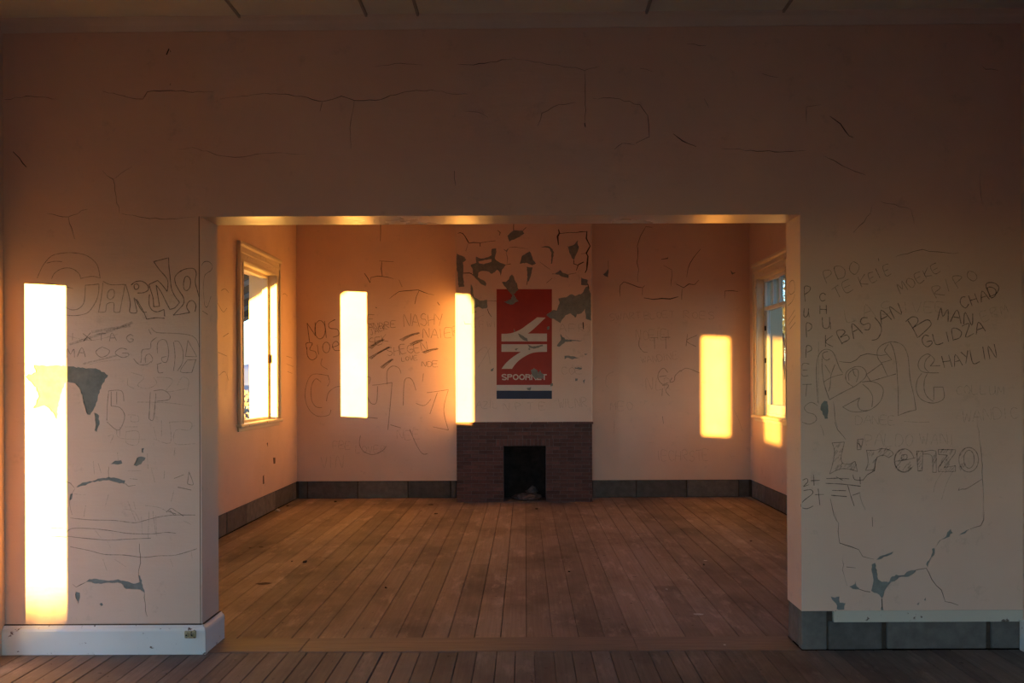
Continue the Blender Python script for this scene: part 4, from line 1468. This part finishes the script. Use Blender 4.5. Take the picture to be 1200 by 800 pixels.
mf = Y0 / F
KF = 0.0009
garna = [ZA(p) for p in (
    [(20, 195), (35, 160), (60, 110), (110, 55), (170, 37), (240, 33), (310, 42), (360, 65), (400, 105), (415, 150), (422, 195)],
    [(422, 195), (380, 184), (340, 188), (297, 198)], [(297, 198), (290, 170), (255, 140), (215, 130), (170, 138), (130, 165), (112, 200)],
    [(80, 230), (150, 238), (200, 250), (250, 262)], [(80, 100), (130, 88), (180, 90)],
    [(200, 380), (240, 398), (285, 390), (315, 360), (325, 310), (328, 240)], [(328, 240), (370, 238), (415, 232)],
    [(415, 232), (412, 290), (395, 345), (350, 410), (300, 430), (240, 435), (200, 430)],
    [(440, 225), (432, 300), (415, 400), (412, 412)], [(412, 412), (455, 410), (462, 370), (475, 355), (510, 355), (512, 410), (548, 412)],
    [(548, 412), (560, 350), (572, 290), (580, 235)], [(580, 235), (520, 238), (480, 235), (440, 215)],
    [(470, 290), (485, 270), (510, 272), (512, 310), (490, 330), (470, 320), (470, 290)])]
garna2 = [ZA(p) for p in (
    [(585, 235), (605, 300), (615, 360), (612, 412), (655, 415), (650, 370), (640, 320), (690, 405), (720, 412)],
    [(620, 240), (650, 218), (690, 215), (725, 240), (730, 270), (700, 288), (660, 290)],
    [(640, 255), (640, 240), (655, 232), (670, 245), (662, 265), (645, 265), (640, 255)],
    [(735, 235), (790, 210)], [(790, 210), (820, 240), (850, 280)], [(850, 280), (855, 250), (850, 200), (800, 140), (765, 90)], [(765, 90), (860, 65)],
    [(860, 65), (862, 120), (870, 190), (878, 260), (900, 310), (930, 350)], [(930, 350), (900, 385), (868, 395)], [(868, 395), (840, 340), (810, 280), (780, 240)],
    [(780, 240), (790, 300), (802, 375)], [(802, 375), (765, 378)], [(765, 378), (760, 320), (745, 270), (735, 235)],
    [(738, 300), (735, 360), (755, 400), (790, 410), (830, 395)], [(830, 395), (835, 440)], [(835, 452), (780, 448), (720, 458)], [(720, 458), (700, 410), (655, 330)],
    [(905, 235), (900, 190), (930, 155), (975, 135), (1020, 135), (1037, 165), (1030, 220), (1045, 280), (1058, 330)],
    [(905, 235), (930, 280), (955, 320), (955, 360), (920, 400), (890, 432)], [(890, 432), (940, 425), (995, 415)], [(995, 415), (975, 380), (990, 345), (1015, 340), (1035, 370), (1028, 410)],
    [(955, 230), (965, 190), (985, 185), (1000, 210), (995, 255), (975, 275), (958, 262), (955, 230)])]
scrawl('pencil_lettering', garna, ff, T_FRONT, 0.85, 'pencil_mid', wf, KF, mf)
scrawl('pencil_lettering', garna2, ff, T_FRONT, 1.05, 'pencil', wf, KF, mf)
fjl = on_x(OL)
scrawl('pencil_lettering', [ZA(p) for p in (
    [(1070, 115), (1085, 92), (1115, 90), (1138, 115), (1130, 145), (1095, 170), (1085, 200), (1080, 260), (1085, 330), (1090, 370), (1105, 380), (1120, 340), (1130, 310)],
    [(1075, 405), (1095, 418), (1110, 428)])], fjl, T_JAMBL, 0.9, 'pencil', wf, 0.0009, mf)

txt = (word('I', 84, 398, 8, 0) + word('XT', 98, 400, 9, 4, 1.2, .5, seed=2) + word('A', 128, 399, 9, 3, 1.0, seed=3) + word('G', 148, 400, 9.5, -3, 1.0, seed=4)
       + word('MA', 78, 418, 10, 0, 0.95, .3, seed=5) + word('O', 111, 418, 12, 0, 1.5, seed=6) + word('G', 135, 419, 11, 0, 1.5, seed=7))
scrawl('pencil_lettering', txt, ff, T_FRONT, 0.8, 'pencil_mid', wf, KF, mf)
mid = [ZBm(p) for p in (
    [(610, 30), (625, 62)], [(625, 20), (660, 50), (760, 55), (860, 65), (905, 90), (925, 140)], [(660, 80), (625, 110), (620, 150), (570, 160), (565, 210), (560, 240)],
    [(515, 215), (550, 250), (600, 250), (625, 230)], [(590, 240), (590, 200), (615, 185), (635, 215), (625, 240)],
    [(665, 180), (665, 120), (690, 95), (720, 105), (735, 170), (725, 230), (700, 235), (690, 210), (720, 200)],
    [(660, 250), (690, 240)], [(665, 250), (670, 300), (700, 300)], [(770, 105), (800, 110), (825, 170), (820, 240), (790, 290)], [(765, 110), (775, 200), (765, 290)],
    [(840, 200), (855, 100)], [(855, 100), (910, 200)], [(838, 200), (910, 202)], [(850, 222), (908, 220)], [(905, 220), (880, 300)], [(880, 300), (808, 295), (850, 225)],
    [(360, 415), (352, 500), (348, 600)], [(360, 415), (440, 415), (455, 480)], [(375, 420), (375, 510)], [(375, 510), (430, 520), (460, 570), (440, 640), (410, 660), (350, 610)], [(410, 420), (410, 500)],
    [(620, 420), (612, 590)], [(612, 590), (640, 590), (655, 430)], [(640, 415), (700, 410), (740, 440), (735, 470), (660, 480)])]
scrawl('pencil_drawing', mid, ff, T_FRONT, 0.75, 'pencil_mid', wf, KF, mf)
faint = [ZBm(p) for p in (
    [(480, 565), (540, 570), (545, 605), (500, 605), (500, 570)], [(540, 485), (730, 490), (880, 510)], [(470, 670), (545, 670), (540, 750), (470, 740), (470, 670)],
    [(740, 610), (870, 610), (865, 660), (780, 660), (775, 745), (900, 745)], [(740, 610), (745, 740), (640, 715)], [(410, 660), (430, 710), (590, 720)], [(500, 300), (580, 330), (540, 380), (600, 400), (660, 370), (640, 330)],
    [(660, 330), (740, 335), (760, 360), (720, 420), (850, 400)], [(790, 380), (820, 330), (860, 350), (850, 420)], [(430, 640), (430, 700)], [(350, 700), (390, 690), (370, 740)],
    [(100, 70), (250, 100), (420, 60)], [(240, 250), (330, 230), (430, 220)], [(480, 340), (480, 380), (520, 400)], [(640, 640), (660, 720)], [(690, 600), (690, 700)], [(460, 640), (540, 640)])]
faint += [ZC(p) for p in (
    [(530, 350), (545, 470)], [(510, 350), (505, 490)], [(545, 370), (550, 480)], [(470, 380), (475, 470)], [(400, 300), (440, 400)], [(180, 320), (170, 380)], [(380, 340), (430, 350), (460, 400)],
    [(640, 240), (625, 300)], [(490, 320), (560, 330), (600, 350)], [(220, 90), (225, 160)], [(245, 100), (260, 150)], [(345, 40), (350, 90)], [(500, 50), (505, 130)], [(520, 120), (540, 200)],
    [(590, 140), (588, 180)], [(640, 60), (645, 20)], [(400, 140), (470, 140)], [(410, 180), (450, 185)], [(230, 450), (260, 490)], [(290, 500), (310, 540)], [(270, 600), (290, 660)], [(620, 600), (635, 640)],
    [(730, 560), (735, 600)], [(300, 260), (280, 330)], [(430, 300), (440, 340)], [(690, 400), (730, 420)], [(120, 260), (180, 265)], [(330, 600), (390, 640)], [(780, 200), (790, 240)])]
scrawl('pencil_drawing', faint, ff, T_FRONT, 0.75, 'pencil_faint', wf, KF, mf)
rules = [ZC(p) for p in (
    [(100, 385), (200, 395), (330, 398), (430, 410), (480, 400), (560, 380), (640, 370), (750, 370)], [(80, 460), (110, 440), (200, 440), (300, 450), (400, 465), (520, 468), (600, 460), (650, 465)],
    [(80, 480), (190, 492), (300, 500), (400, 495), (520, 490)], [(100, 535), (200, 555), (280, 575), (380, 578), (480, 590), (560, 582), (650, 578), (760, 545)],
    [(600, 355), (625, 335), (650, 350), (690, 375)], [(610, 350), (650, 365)], [(618, 345), (640, 370)], [(710, 205), (718, 145)], [(718, 145), (740, 210), (708, 207)], [(640, 180), (690, 160)], [(660, 225), (730, 240)], [(0, 438), (80, 440)], [(0, 480), (80, 485)])]
scrawl('pencil_drawing', rules, ff, T_FRONT, 0.8, 'pencil_mid', wf, KF, mf)
scuff = [zoom(0, 280, 3.077)([(250, 380), (400, 330), (480, 300)]), zoom(0, 280, 3.077)([(330, 335), (470, 312)]), zoom(0, 280, 3.077)([(300, 450), (420, 420)])]
scrawl('pencil_smudge', scuff, ff, T_FRONT, 3.0, 'pencil_faint', wf, KF - 0.0003, mf)

# right pier
col = [(word('P', 942, 353, 16, 0, .5, seed=11)), word('U', 941.5, 371, 9, 0, .7, seed=12), word('P', 945, 395, 16, 0, .5, seed=13), word('P', 944, 419, 14, 0, .55, seed=14),
       word('C', 960, 352, 9, -5, .8, seed=15), word('H', 961, 368, 11, 0, .8, seed=16), word('U', 964, 385, 12, 0, .75, seed=17), word('K', 967, 407, 13, 0, .7, seed=18)]
scrawl('pencil_lettering', sum(col, []), ff, T_FRONT, 0.95, 'pencil', wf, KF, mf)
col2 = [word('E', 940, 441, 14, 0, .6, jit=.03, seed=19), word('T', 939, 464, 15, 0, .75, jit=.03, seed=20), word('S', 939, 496, 25, 0, .75, jit=.02, seed=21)]
scrawl('pencil_lettering', sum(col2, []), ff, T_FRONT, 0.8, 'pencil_mid', wf, KF, mf)
dark = (word('BAS', 987, 402, 15, 27, .75, .25, seed=22) + [R1([(690, 595), (735, 650), (748, 710), (715, 775), (665, 790)])] + word('AN', 1034, 381, 15, 27, .8, .3, seed=24)
        + word('MAN', 1099, 376, 15, -6, .8, .3, seed=25) + word('GLIDZA', 1082, 408, 13, 15, .85, .25, seed=26) + word('CHAD', 1127, 362, 12, 20, .75, .3, seed=27) + word('D', 1160, 348, 14, 20, .9, seed=28)
        + word('HAYLIN', 1107, 432, 15, 12, .65, .2, seed=29) + [R2(p) for p in ([(65, 495), (105, 465), (140, 470), (145, 500), (110, 540)], [(80, 490), (115, 545), (145, 605)], [(110, 540), (200, 485), (232, 500), (225, 530), (150, 600)])])
scrawl('pencil_lettering', dark, ff, T_FRONT, 1.05, 'pencil', wf, KF, mf)
midr = (word('MOEKE', 1055, 344, 11, 30, .8, .3, seed=30) + word('RIPO', 1097, 349, 14, 24, .85, .35, seed=31) + word('TE', 979, 350, 13, 28, .8, .4, seed=32) + word('KEIE', 1010, 336, 12, 24, .7, .35, seed=33)
        + word('PDO', 968, 333, 14, 20, .85, .3, seed=34) + [R1([(345, 160), (348, 185)]), R1([(722, 90), (726, 115)])])
scrawl('pencil_lettering', midr, ff, T_FRONT, 0.8, 'pencil_mid', wf, KF, mf)
fr = (word('LAS', 992, 378, 16, 12, .9, .5, seed=35) + word('IVEE', 1060, 366, 12, 0, .9, .3, seed=36) + word('COLLUM', 1120, 462, 10, 0, .8, .2, seed=37) + word('WANDIC', 1128, 494, 13, 3, .75, .2, seed=38)
      + word('DANEE', 1003, 497, 10, 0, .8, .2, seed=39) + word('PALDO', 1014, 522, 14, 0, .7, .2, seed=40) + word('WANI', 1078, 520, 13, 0, .7, .3, seed=41) + word('ERM', 1152, 376, 10, 20, .8, .4, seed=42)
      + [R4([(675, 18), (760, 24), (830, 22)]), R4([(915, 320), (870, 390), (855, 450)]), R4([(970, 325), (930, 410), (905, 495)]), R3([(175, 60), (175, 500)])])
scrawl('pencil_lettering', fr, ff, T_FRONT, 0.8, 'pencil_faint', wf, KF, mf)
big = [R3(p) for p in (
    [(170, 490), (160, 300), (165, 190), (190, 135), (225, 115), (265, 125), (290, 160), (320, 240), (345, 280)], [(345, 290), (270, 310), (210, 345)], [(250, 465), (215, 360), (200, 250), (200, 180)],
    [(240, 130), (208, 140), (205, 170), (230, 192), (255, 180)], [(220, 225), (258, 285)], [(290, 222), (262, 300), (257, 370), (245, 410)],
    [(420, 378), (375, 345), (365, 300), (380, 265), (430, 238), (480, 240), (510, 275), (505, 310), (470, 345), (425, 378)], [(390, 335), (385, 290), (420, 255), (450, 260), (455, 300), (440, 345)], [(415, 250), (425, 290), (440, 305)],
    [(480, 345), (540, 340), (600, 360), (630, 400), (615, 470), (570, 520), (520, 545), (470, 540), (450, 500), (465, 455)], [(465, 455), (345, 520)], [(345, 520), (400, 550), (460, 555), (520, 545)],
    [(485, 360), (530, 400), (555, 450), (550, 520)], [(250, 470), (340, 420), (430, 375)],
    [(615, 210), (590, 170), (590, 120), (620, 85), (670, 65), (720, 65), (770, 90), (800, 150), (810, 220), (820, 330), (845, 440), (860, 540)], [(860, 540), (800, 555), (735, 580)],
    [(735, 580), (735, 450), (730, 330), (720, 200), (700, 110), (680, 70)], [(615, 210), (690, 188)], [(690, 188), (650, 140), (640, 120), (665, 80)], [(515, 290), (620, 215)], [(620, 215), (660, 305)], [(540, 340), (660, 305), (720, 288)], [(510, 290), (540, 340)],
    [(1030, 230), (960, 232)], [(960, 232), (990, 190), (960, 155), (930, 150), (890, 180), (875, 230), (900, 270), (960, 280), (1020, 280)], [(900, 285), (870, 330), (862, 400), (890, 460), (950, 490), (1010, 488), (1058, 455), (1050, 380)],
    [(1050, 380), (985, 380)], [(985, 380), (985, 470)], [(960, 160), (930, 190), (920, 240), (950, 275)], [(940, 285), (920, 330), (918, 400), (940, 450), (980, 480)])]
scrawl('pencil_lettering', big, ff, T_FRONT, 0.9, 'pencil_mid', wf, KF, mf)
oval = lambda cx, cy, rx, ry: [(cx + rx * math.cos(i * math.pi / 6), cy + ry * math.sin(i * math.pi / 6)) for i in range(13)]
ren = [R4(p) for p in (
    [(235, 150), (310, 145)], [(310, 145), (300, 190), (290, 240), (300, 275), (340, 280), (375, 262)], [(375, 262), (390, 325)], [(390, 325), (340, 310), (280, 310), (220, 340)], [(220, 340), (240, 270), (250, 200), (235, 150)],
    [(390, 130), (425, 125)], [(425, 125), (412, 190)], [(412, 190), (388, 192)], [(388, 192), (390, 130)], [(392, 150), (415, 175)], [(395, 135), (410, 185)],
    [(445, 195), (500, 195), (540, 185), (590, 195), (608, 220), (580, 240)], [(580, 240), (550, 225), (515, 235), (500, 260), (495, 315)], [(495, 315), (440, 318)], [(440, 318), (455, 270), (450, 220), (445, 195)],
    [(735, 245)] + [(675 + 60 * math.cos(a * .5), 258 - 72 * math.sin(a * .5)) for a in range(1, 12)], [(722, 300)] + [(673 + 55 * math.cos(a * .5), 258 - 68 * math.sin(a * .5)) for a in range(11, 2, -1)], [(620, 262), (680, 255), (745, 240)], [(660, 225), (690, 222), (690, 248), (660, 248), (660, 225)],
    [(752, 200), (790, 200)], [(790, 200), (785, 320)], [(785, 320), (760, 322)], [(760, 322), (752, 200)], [(790, 205), (840, 195), (870, 200)], [(870, 200), (872, 330)], [(872, 330), (850, 330)], [(850, 330), (845, 230), (790, 218)],
    [(885, 190), (990, 192)], [(990, 192), (985, 215)], [(985, 215), (920, 300)], [(920, 300), (990, 290)], [(990, 290), (988, 325)], [(988, 325), (885, 325)], [(885, 325), (885, 300)], [(885, 300), (940, 225)], [(940, 225), (885, 220)], [(885, 220), (885, 190)],
    oval(1070, 253, 60, 75), oval(1072, 250, 32, 55))]
scrawl('pencil_lettering', ren, ff, T_FRONT, 0.95, 'pencil_mid', wf, KF, mf)
hat = []
rh = random.Random(3)
for cx, cy, hw, hh in ((270, 200, 25, 45), (270, 280, 35, 30), (345, 292, 35, 15), (475, 255, 22, 55), (550, 205, 45, 14), (650, 250, 22, 60), (700, 300, 25, 25), (772, 260, 14, 55), (860, 265, 10, 55), (935, 205, 45, 10), (940, 308, 45, 14), (925, 270, 25, 25), (1030, 253, 16, 60)):
    for i in range(9):
        x, y = cx + rh.uniform(-hw, hw), cy + rh.uniform(-hh, hh)
        hat.append(R4([(x - 9, y + 12), (x, y), (x + 8, y - 12)]))
scrawl('pencil_shading', hat, ff, T_FRONT, 1.3, 'pencil_faint', wf, KF - 0.0003, mf)
sums = [R4(p) for p in (
    [(55, 378), (80, 368), (86, 388), (60, 415)], [(60, 417), (95, 405)], [(122, 345), (125, 410)], [(105, 381), (160, 378)], [(200, 368), (270, 366), (340, 370)], [(195, 397), (300, 402), (410, 415)], [(260, 358), (300, 378)],
    [(362, 345), (375, 375), (428, 376)], [(405, 358), (408, 402)], [(60, 442), (105, 436), (115, 460), (60, 505), (45, 540), (80, 552), (120, 535)], [(150, 430), (160, 530)], [(130, 466), (185, 465)], [(235, 440), (320, 442)],
    [(230, 470), (325, 478)], [(330, 408), (348, 470), (370, 535)], [(360, 470), (405, 455)])]
scrawl('pencil_lettering', sums, ff, T_FRONT, 1.0, 'pencil', wf, KF, mf)
scrawl('pencil_drawing', [R4([(1008, 440), (1030, 432), (1060, 428), (1150, 372)]), R4([(1008, 440), (1012, 425)])], ff, T_FRONT, 0.9, 'pencil_mid', wf, KF, mf)
fjr = on_x(OR)
scrawl('pencil_drawing', [zoom(870, 280, 3.08)(p) for p in ([(165, 205), (170, 160), (185, 150), (190, 185), (175, 200), (168, 190)], [(165, 240), (180, 225), (190, 200)], [(165, 295), (190, 255)], [(168, 310), (192, 275)], [(172, 325), (192, 300)])],
       fjr, T_JAMBR, 0.8, 'pencil', wf, 0.0009, mf)

# back wall scrawl
mb = YB / F
KB = 0.0012
s1 = [K1(p) for p in ([(110, 285), (92, 145)], [(92, 145), (152, 235)], [(152, 235), (150, 140)], oval(185, 192, 38, 66), [(218, 130), (230, 250)], [(295, 118), (250, 145), (255, 180), (310, 190), (320, 230), (278, 246)],
                      [(90, 330), (85, 290), (130, 290), (110, 335), (150, 350), (160, 390), (125, 410), (95, 380), (90, 320)], [(165, 300), (175, 370)], oval(230, 320, 26, 38), [(270, 320), (320, 300), (300, 275), (275, 300), (290, 340), (330, 340)])]
scrawl('pencil_lettering', s1, fb, T_BACK, 0.85, 'pencil', wb, KB, mb)
s2 = [K2(p) for p in ([(180, 400), (110, 393), (80, 430), (70, 500), (90, 560), (130, 590), (180, 585), (192, 560)], [(145, 430), (120, 415), (100, 450), (100, 510), (120, 545), (150, 550)], [(170, 520), (180, 480), (210, 455), (235, 450)], [(178, 400), (185, 430), (175, 450)],
                      [(360, 405), (376, 410), (370, 440)], [(385, 445), (430, 440), (478, 432)], [(478, 432), (468, 550), (458, 655)], [(362, 500), (380, 530), (405, 525), (410, 450)], [(530, 540), (535, 430), (555, 410), (575, 425), (590, 470)],
                      [(590, 530), (630, 540), (660, 510)], [(640, 480), (700, 472), (742, 465)], [(742, 465), (720, 560), (742, 655)], [(742, 655), (670, 640)], [(690, 480), (655, 580)], [(330, 680), (325, 720), (345, 755), (390, 770), (435, 750), (450, 730)],
                      [(470, 630), (520, 645)], [(560, 650), (590, 720), (620, 765), (645, 765)], [(360, 595), (410, 600)], [(455, 440), (455, 380), (480, 355), (510, 365), (520, 390)], [(620, 430), (625, 390)], [(150, 320), (145, 350), (175, 370)])]
scrawl('pencil_drawing', s2, fb, T_BACK, 0.75, 'pencil_mid', wb, KB, mb)
s3 = (word('NASHY', 473, 383, 14, 3, .6, .15, seed=50) + word('NAIER', 496, 396, 11, 2, .75, .2, seed=51) + word('ANDRE', 432, 386, 7, 5, .8, .2, seed=52) + word('JACK', 434, 393, 7, 20, .7, .2, seed=53) + word('SHEGEN', 454, 417, 10, 8, .7, .15, seed=54)
      + word('LOVE', 471, 423, 5, 4, .8, .2, seed=55) + word('E', 431, 379, 10, 0, .9, seed=56) + word('NDE', 494, 429, 6, 0, 1., .2, seed=57) + word('SEK', 434, 406, 9, 15, .8, .1, seed=58))
scrawl('pencil_lettering', s3, fb, T_BACK, 0.7, 'pencil_mid', wb, KB, mb)
bars = []
for (a, b) in (((545, 400), (690, 318)), ((545, 325), (650, 262)), ((628, 468), (715, 405)), ((770, 268), (905, 215)), ((840, 300), (930, 268)), ((930, 358), (1040, 330))):
    for j in range(3):
        o = j * 9 - 9
        bars.append(K1([(a[0] + o, a[1] + o * .5), ((a[0] + b[0]) / 2 + rh.uniform(-8, 8), (a[1] + b[1]) / 2 - 6 + o * .6), (b[0] - abs(o), b[1] + o * .4)]))
scrawl('pencil_smudge', bars, fb, T_BACK, 1.1, 'pencil_mid', wb, KB - .0003, mb)
s4 = (word('LOVER', 417, 530, 8, 0, .7, .3, seed=59) + word('FBE', 390, 526, 9, 0, .7, .2, seed=60) + word('VIN', 376, 548, 14, 0, .6, .3, seed=61) + word('NEE', 465, 514, 10, 0, .8, .2, seed=62)
      + word('SWART', 714, 376, 8, 5, .8, .2, seed=63) + word('BLOET', 755, 374, 8, 4, .8, .2, seed=64) + word('ROES', 801, 372, 8, -3, .9, .3, seed=65) + word('NOEIEI', 745, 398, 11, 0, .6, .2, seed=66)
      + word('WANDINE', 752, 426, 8, 8, .7, .2, seed=67) + word('NLR', 757, 456, 14, 0, .6, .3, seed=68) + word('IECHRSTE', 771, 540, 12, 0, .55, .2, seed=69) + word('MEO', 715, 480, 9, 0, .8, .3, seed=70)
      + [Q2([(115, 222), (85, 240), (80, 280), (95, 300)]), Q2([(120, 450), (118, 510)]), Q2([(280, 555), (305, 552)]), Q2([(680, 400), (700, 440), (720, 500)])])
scrawl('pencil_lettering', s4, fb, T_BACK, 0.7, 'pencil_faint', wb, KB, mb)
s5 = (word('TT', 762, 408, 13, 0, .8, .35, seed=71) + word('K', 804, 405, 13, -6, .9, seed=72) + [Q2([(238, 65), (235, 100), (255, 128), (275, 130)]), Q2([(370, 225), (350, 205), (328, 225), (325, 255), (345, 280), (370, 275)]), Q2([(330, 245), (365, 240)]),
      Q2([(390, 250), (380, 270), (400, 265), (405, 240), (430, 215)]), Q2([(345, 300), (343, 335)]), Q2([(345, 285), (375, 285), (360, 310), (378, 335)]), Q2([(345, 430), (350, 465)]), Q2([(430, 220), (460, 205), (520, 228)])])
scrawl('pencil_lettering', s5, fb, T_BACK, 0.75, 'pencil_mid', wb, KB, mb)
mc = YU / F
s6 = (word('LFWI', 553, 383, 7, 0, .9, .4, seed=73) + word('AFRI', 655, 389, 9, 0, .9, .4, seed=74) + word('AZIL', 558, 478, 8, 0, .8, .2, seed=75) + word('COE', 658, 438, 8, 0, .9, .2, seed=76) + word('NPTE', 590, 480, 8, 0, .9, .9, seed=77) + word('WILNR', 655, 478, 11, 4, .6, .15, seed=78)
      + [B3(p) for p in ([(160, 690), (210, 660), (230, 745)], [(170, 760), (230, 660)], [(150, 520), (200, 500)], [(600, 600), (640, 640)])])
scrawl('pencil_lettering', s6, fc, T_BREAST, 0.7, 'pencil_faint', wc, 0.0050, mc)
# marks on the left window wall
flw = on_x(XL)
ml = 9.0 / F
zl = zoom(250, 300, 4.44)
s7 = [zl(p) for p in ([(360, 200), (372, 195), (385, 208)], [(20, 240), (50, 290), (70, 270)], [(40, 180), (60, 170), (80, 190)], [(30, 620), (60, 600), (80, 650)], [(380, 520), (410, 530)], [(380, 560), (415, 575)], [(385, 600), (410, 610)], [(25, 500), (70, 520)], [(50, 420), (80, 400)])]
scrawl('pencil_drawing', s7, flw, T_LEFT, 0.8, 'pencil_mid', wl, 0.001, ml)
ch_ = [zoom(240, 360, 2.857)(p) for p in ([(228, 503), (236, 503), (236, 522), (230, 524)], [(194, 565), (198, 560), (199, 590), (194, 592)], [(207, 455), (211, 452), (211, 468)])]
for q in ch_:
    pts = [flw(a) for a in q]
    mesh_obj('paint_chip', [T_LEFT(a, b, 0.0008) for a, b in pts], [list(range(len(pts)))], 'grime', wl)

# ------------------------------------------------------------------ litter on the floor


def floor_pt(x, y):
    a, b = px(x, y)
    Y = F * 1.5 / b
    return (a / F * Y, Y)


LIT = [
    (357, 659, .022, 'litter_dark', 'stone', 'black stone lying alone on the boards in the left half of the far room'),
    (342, 658, .008, 'litter_dark', 'grit', 'tiny dark crumb just left of the black stone'),
    (505, 591.5, .030, 'litter_dark', 'scrap', 'dark flat scrap left of the fireplace, nearer the wall'),
    (511, 602, .026, 'litter_dark', 'scrap', 'dark flat scrap left of the fireplace, nearer the camera'),
    (393, 588, .018, 'litter_dark', 'clod', 'dark clod by the back wall near the left corner'),
    (325, 599, .030, 'litter_pale', 'plaster chip', 'pale plaster chip under the left window by the block course'),
    (337, 593, .016, 'litter_brown', 'clod', 'brown clod close to the left rear corner'),
    (827, 657, .014, 'litter_pale', 'paper scrap', 'small white paper scrap on the right half of the far room floor'),
    (825, 662, .009, 'litter_dark', 'crumb', 'dark crumb just in front of the white paper scrap'),
    (781, 691, .010, 'litter_pale', 'chip', 'pale chip in the middle right of the floor'),
    (818, 720, .018, 'litter_pale', 'twig', 'pale twig bit near the threshold on the right'),
    (849, 756, .007, 'litter_pale', 'chip', 'tiny white chip on the threshold board'),
    (667, 670, .010, 'litter_dark', 'crumb', 'black crumb on the floor in front of the fireplace, right of centre'),
    (629, 596.5, .018, 'litter_dark', 'cinder', 'black cinder on the floor at the fireplace foot'),
    (880, 634, .016, 'litter_dark', 'leaf', 'dark dry leaf on the boards below the right window'),
    (452, 689, .010, 'litter_dark', 'crumb', 'dark crumb on the boards left of centre'),
    (306, 641, .022, 'litter_brown', 'leaf', 'brown leaf scrap between the left wall and the black stone'),
    (293, 642, .016, 'litter_brown', 'leaf', 'brown leaf scrap nearest the left window wall'),
    (308, 684, .030, 'litter_brown', 'splinter', 'brown wood splinter near the left pier'),
]
for i, (x, y, r_, m_, nm, lb) in enumerate(LIT):
    X_, Y_ = floor_pt(x, y)
    fl = 0.25 if nm in ('scrap', 'leaf', 'paper scrap', 'twig', 'splinter') else 0.7
    el = 2.0 if nm in ('twig', 'splinter') else 1.0
    lump(nm.replace(' ', '_'), (X_, Y_, 0.0012), (r_ * el, r_, r_ * fl), m_, None, 60 + i, rough=0.5, sub=1, label=lb, cat=nm, group='litter on the floor')
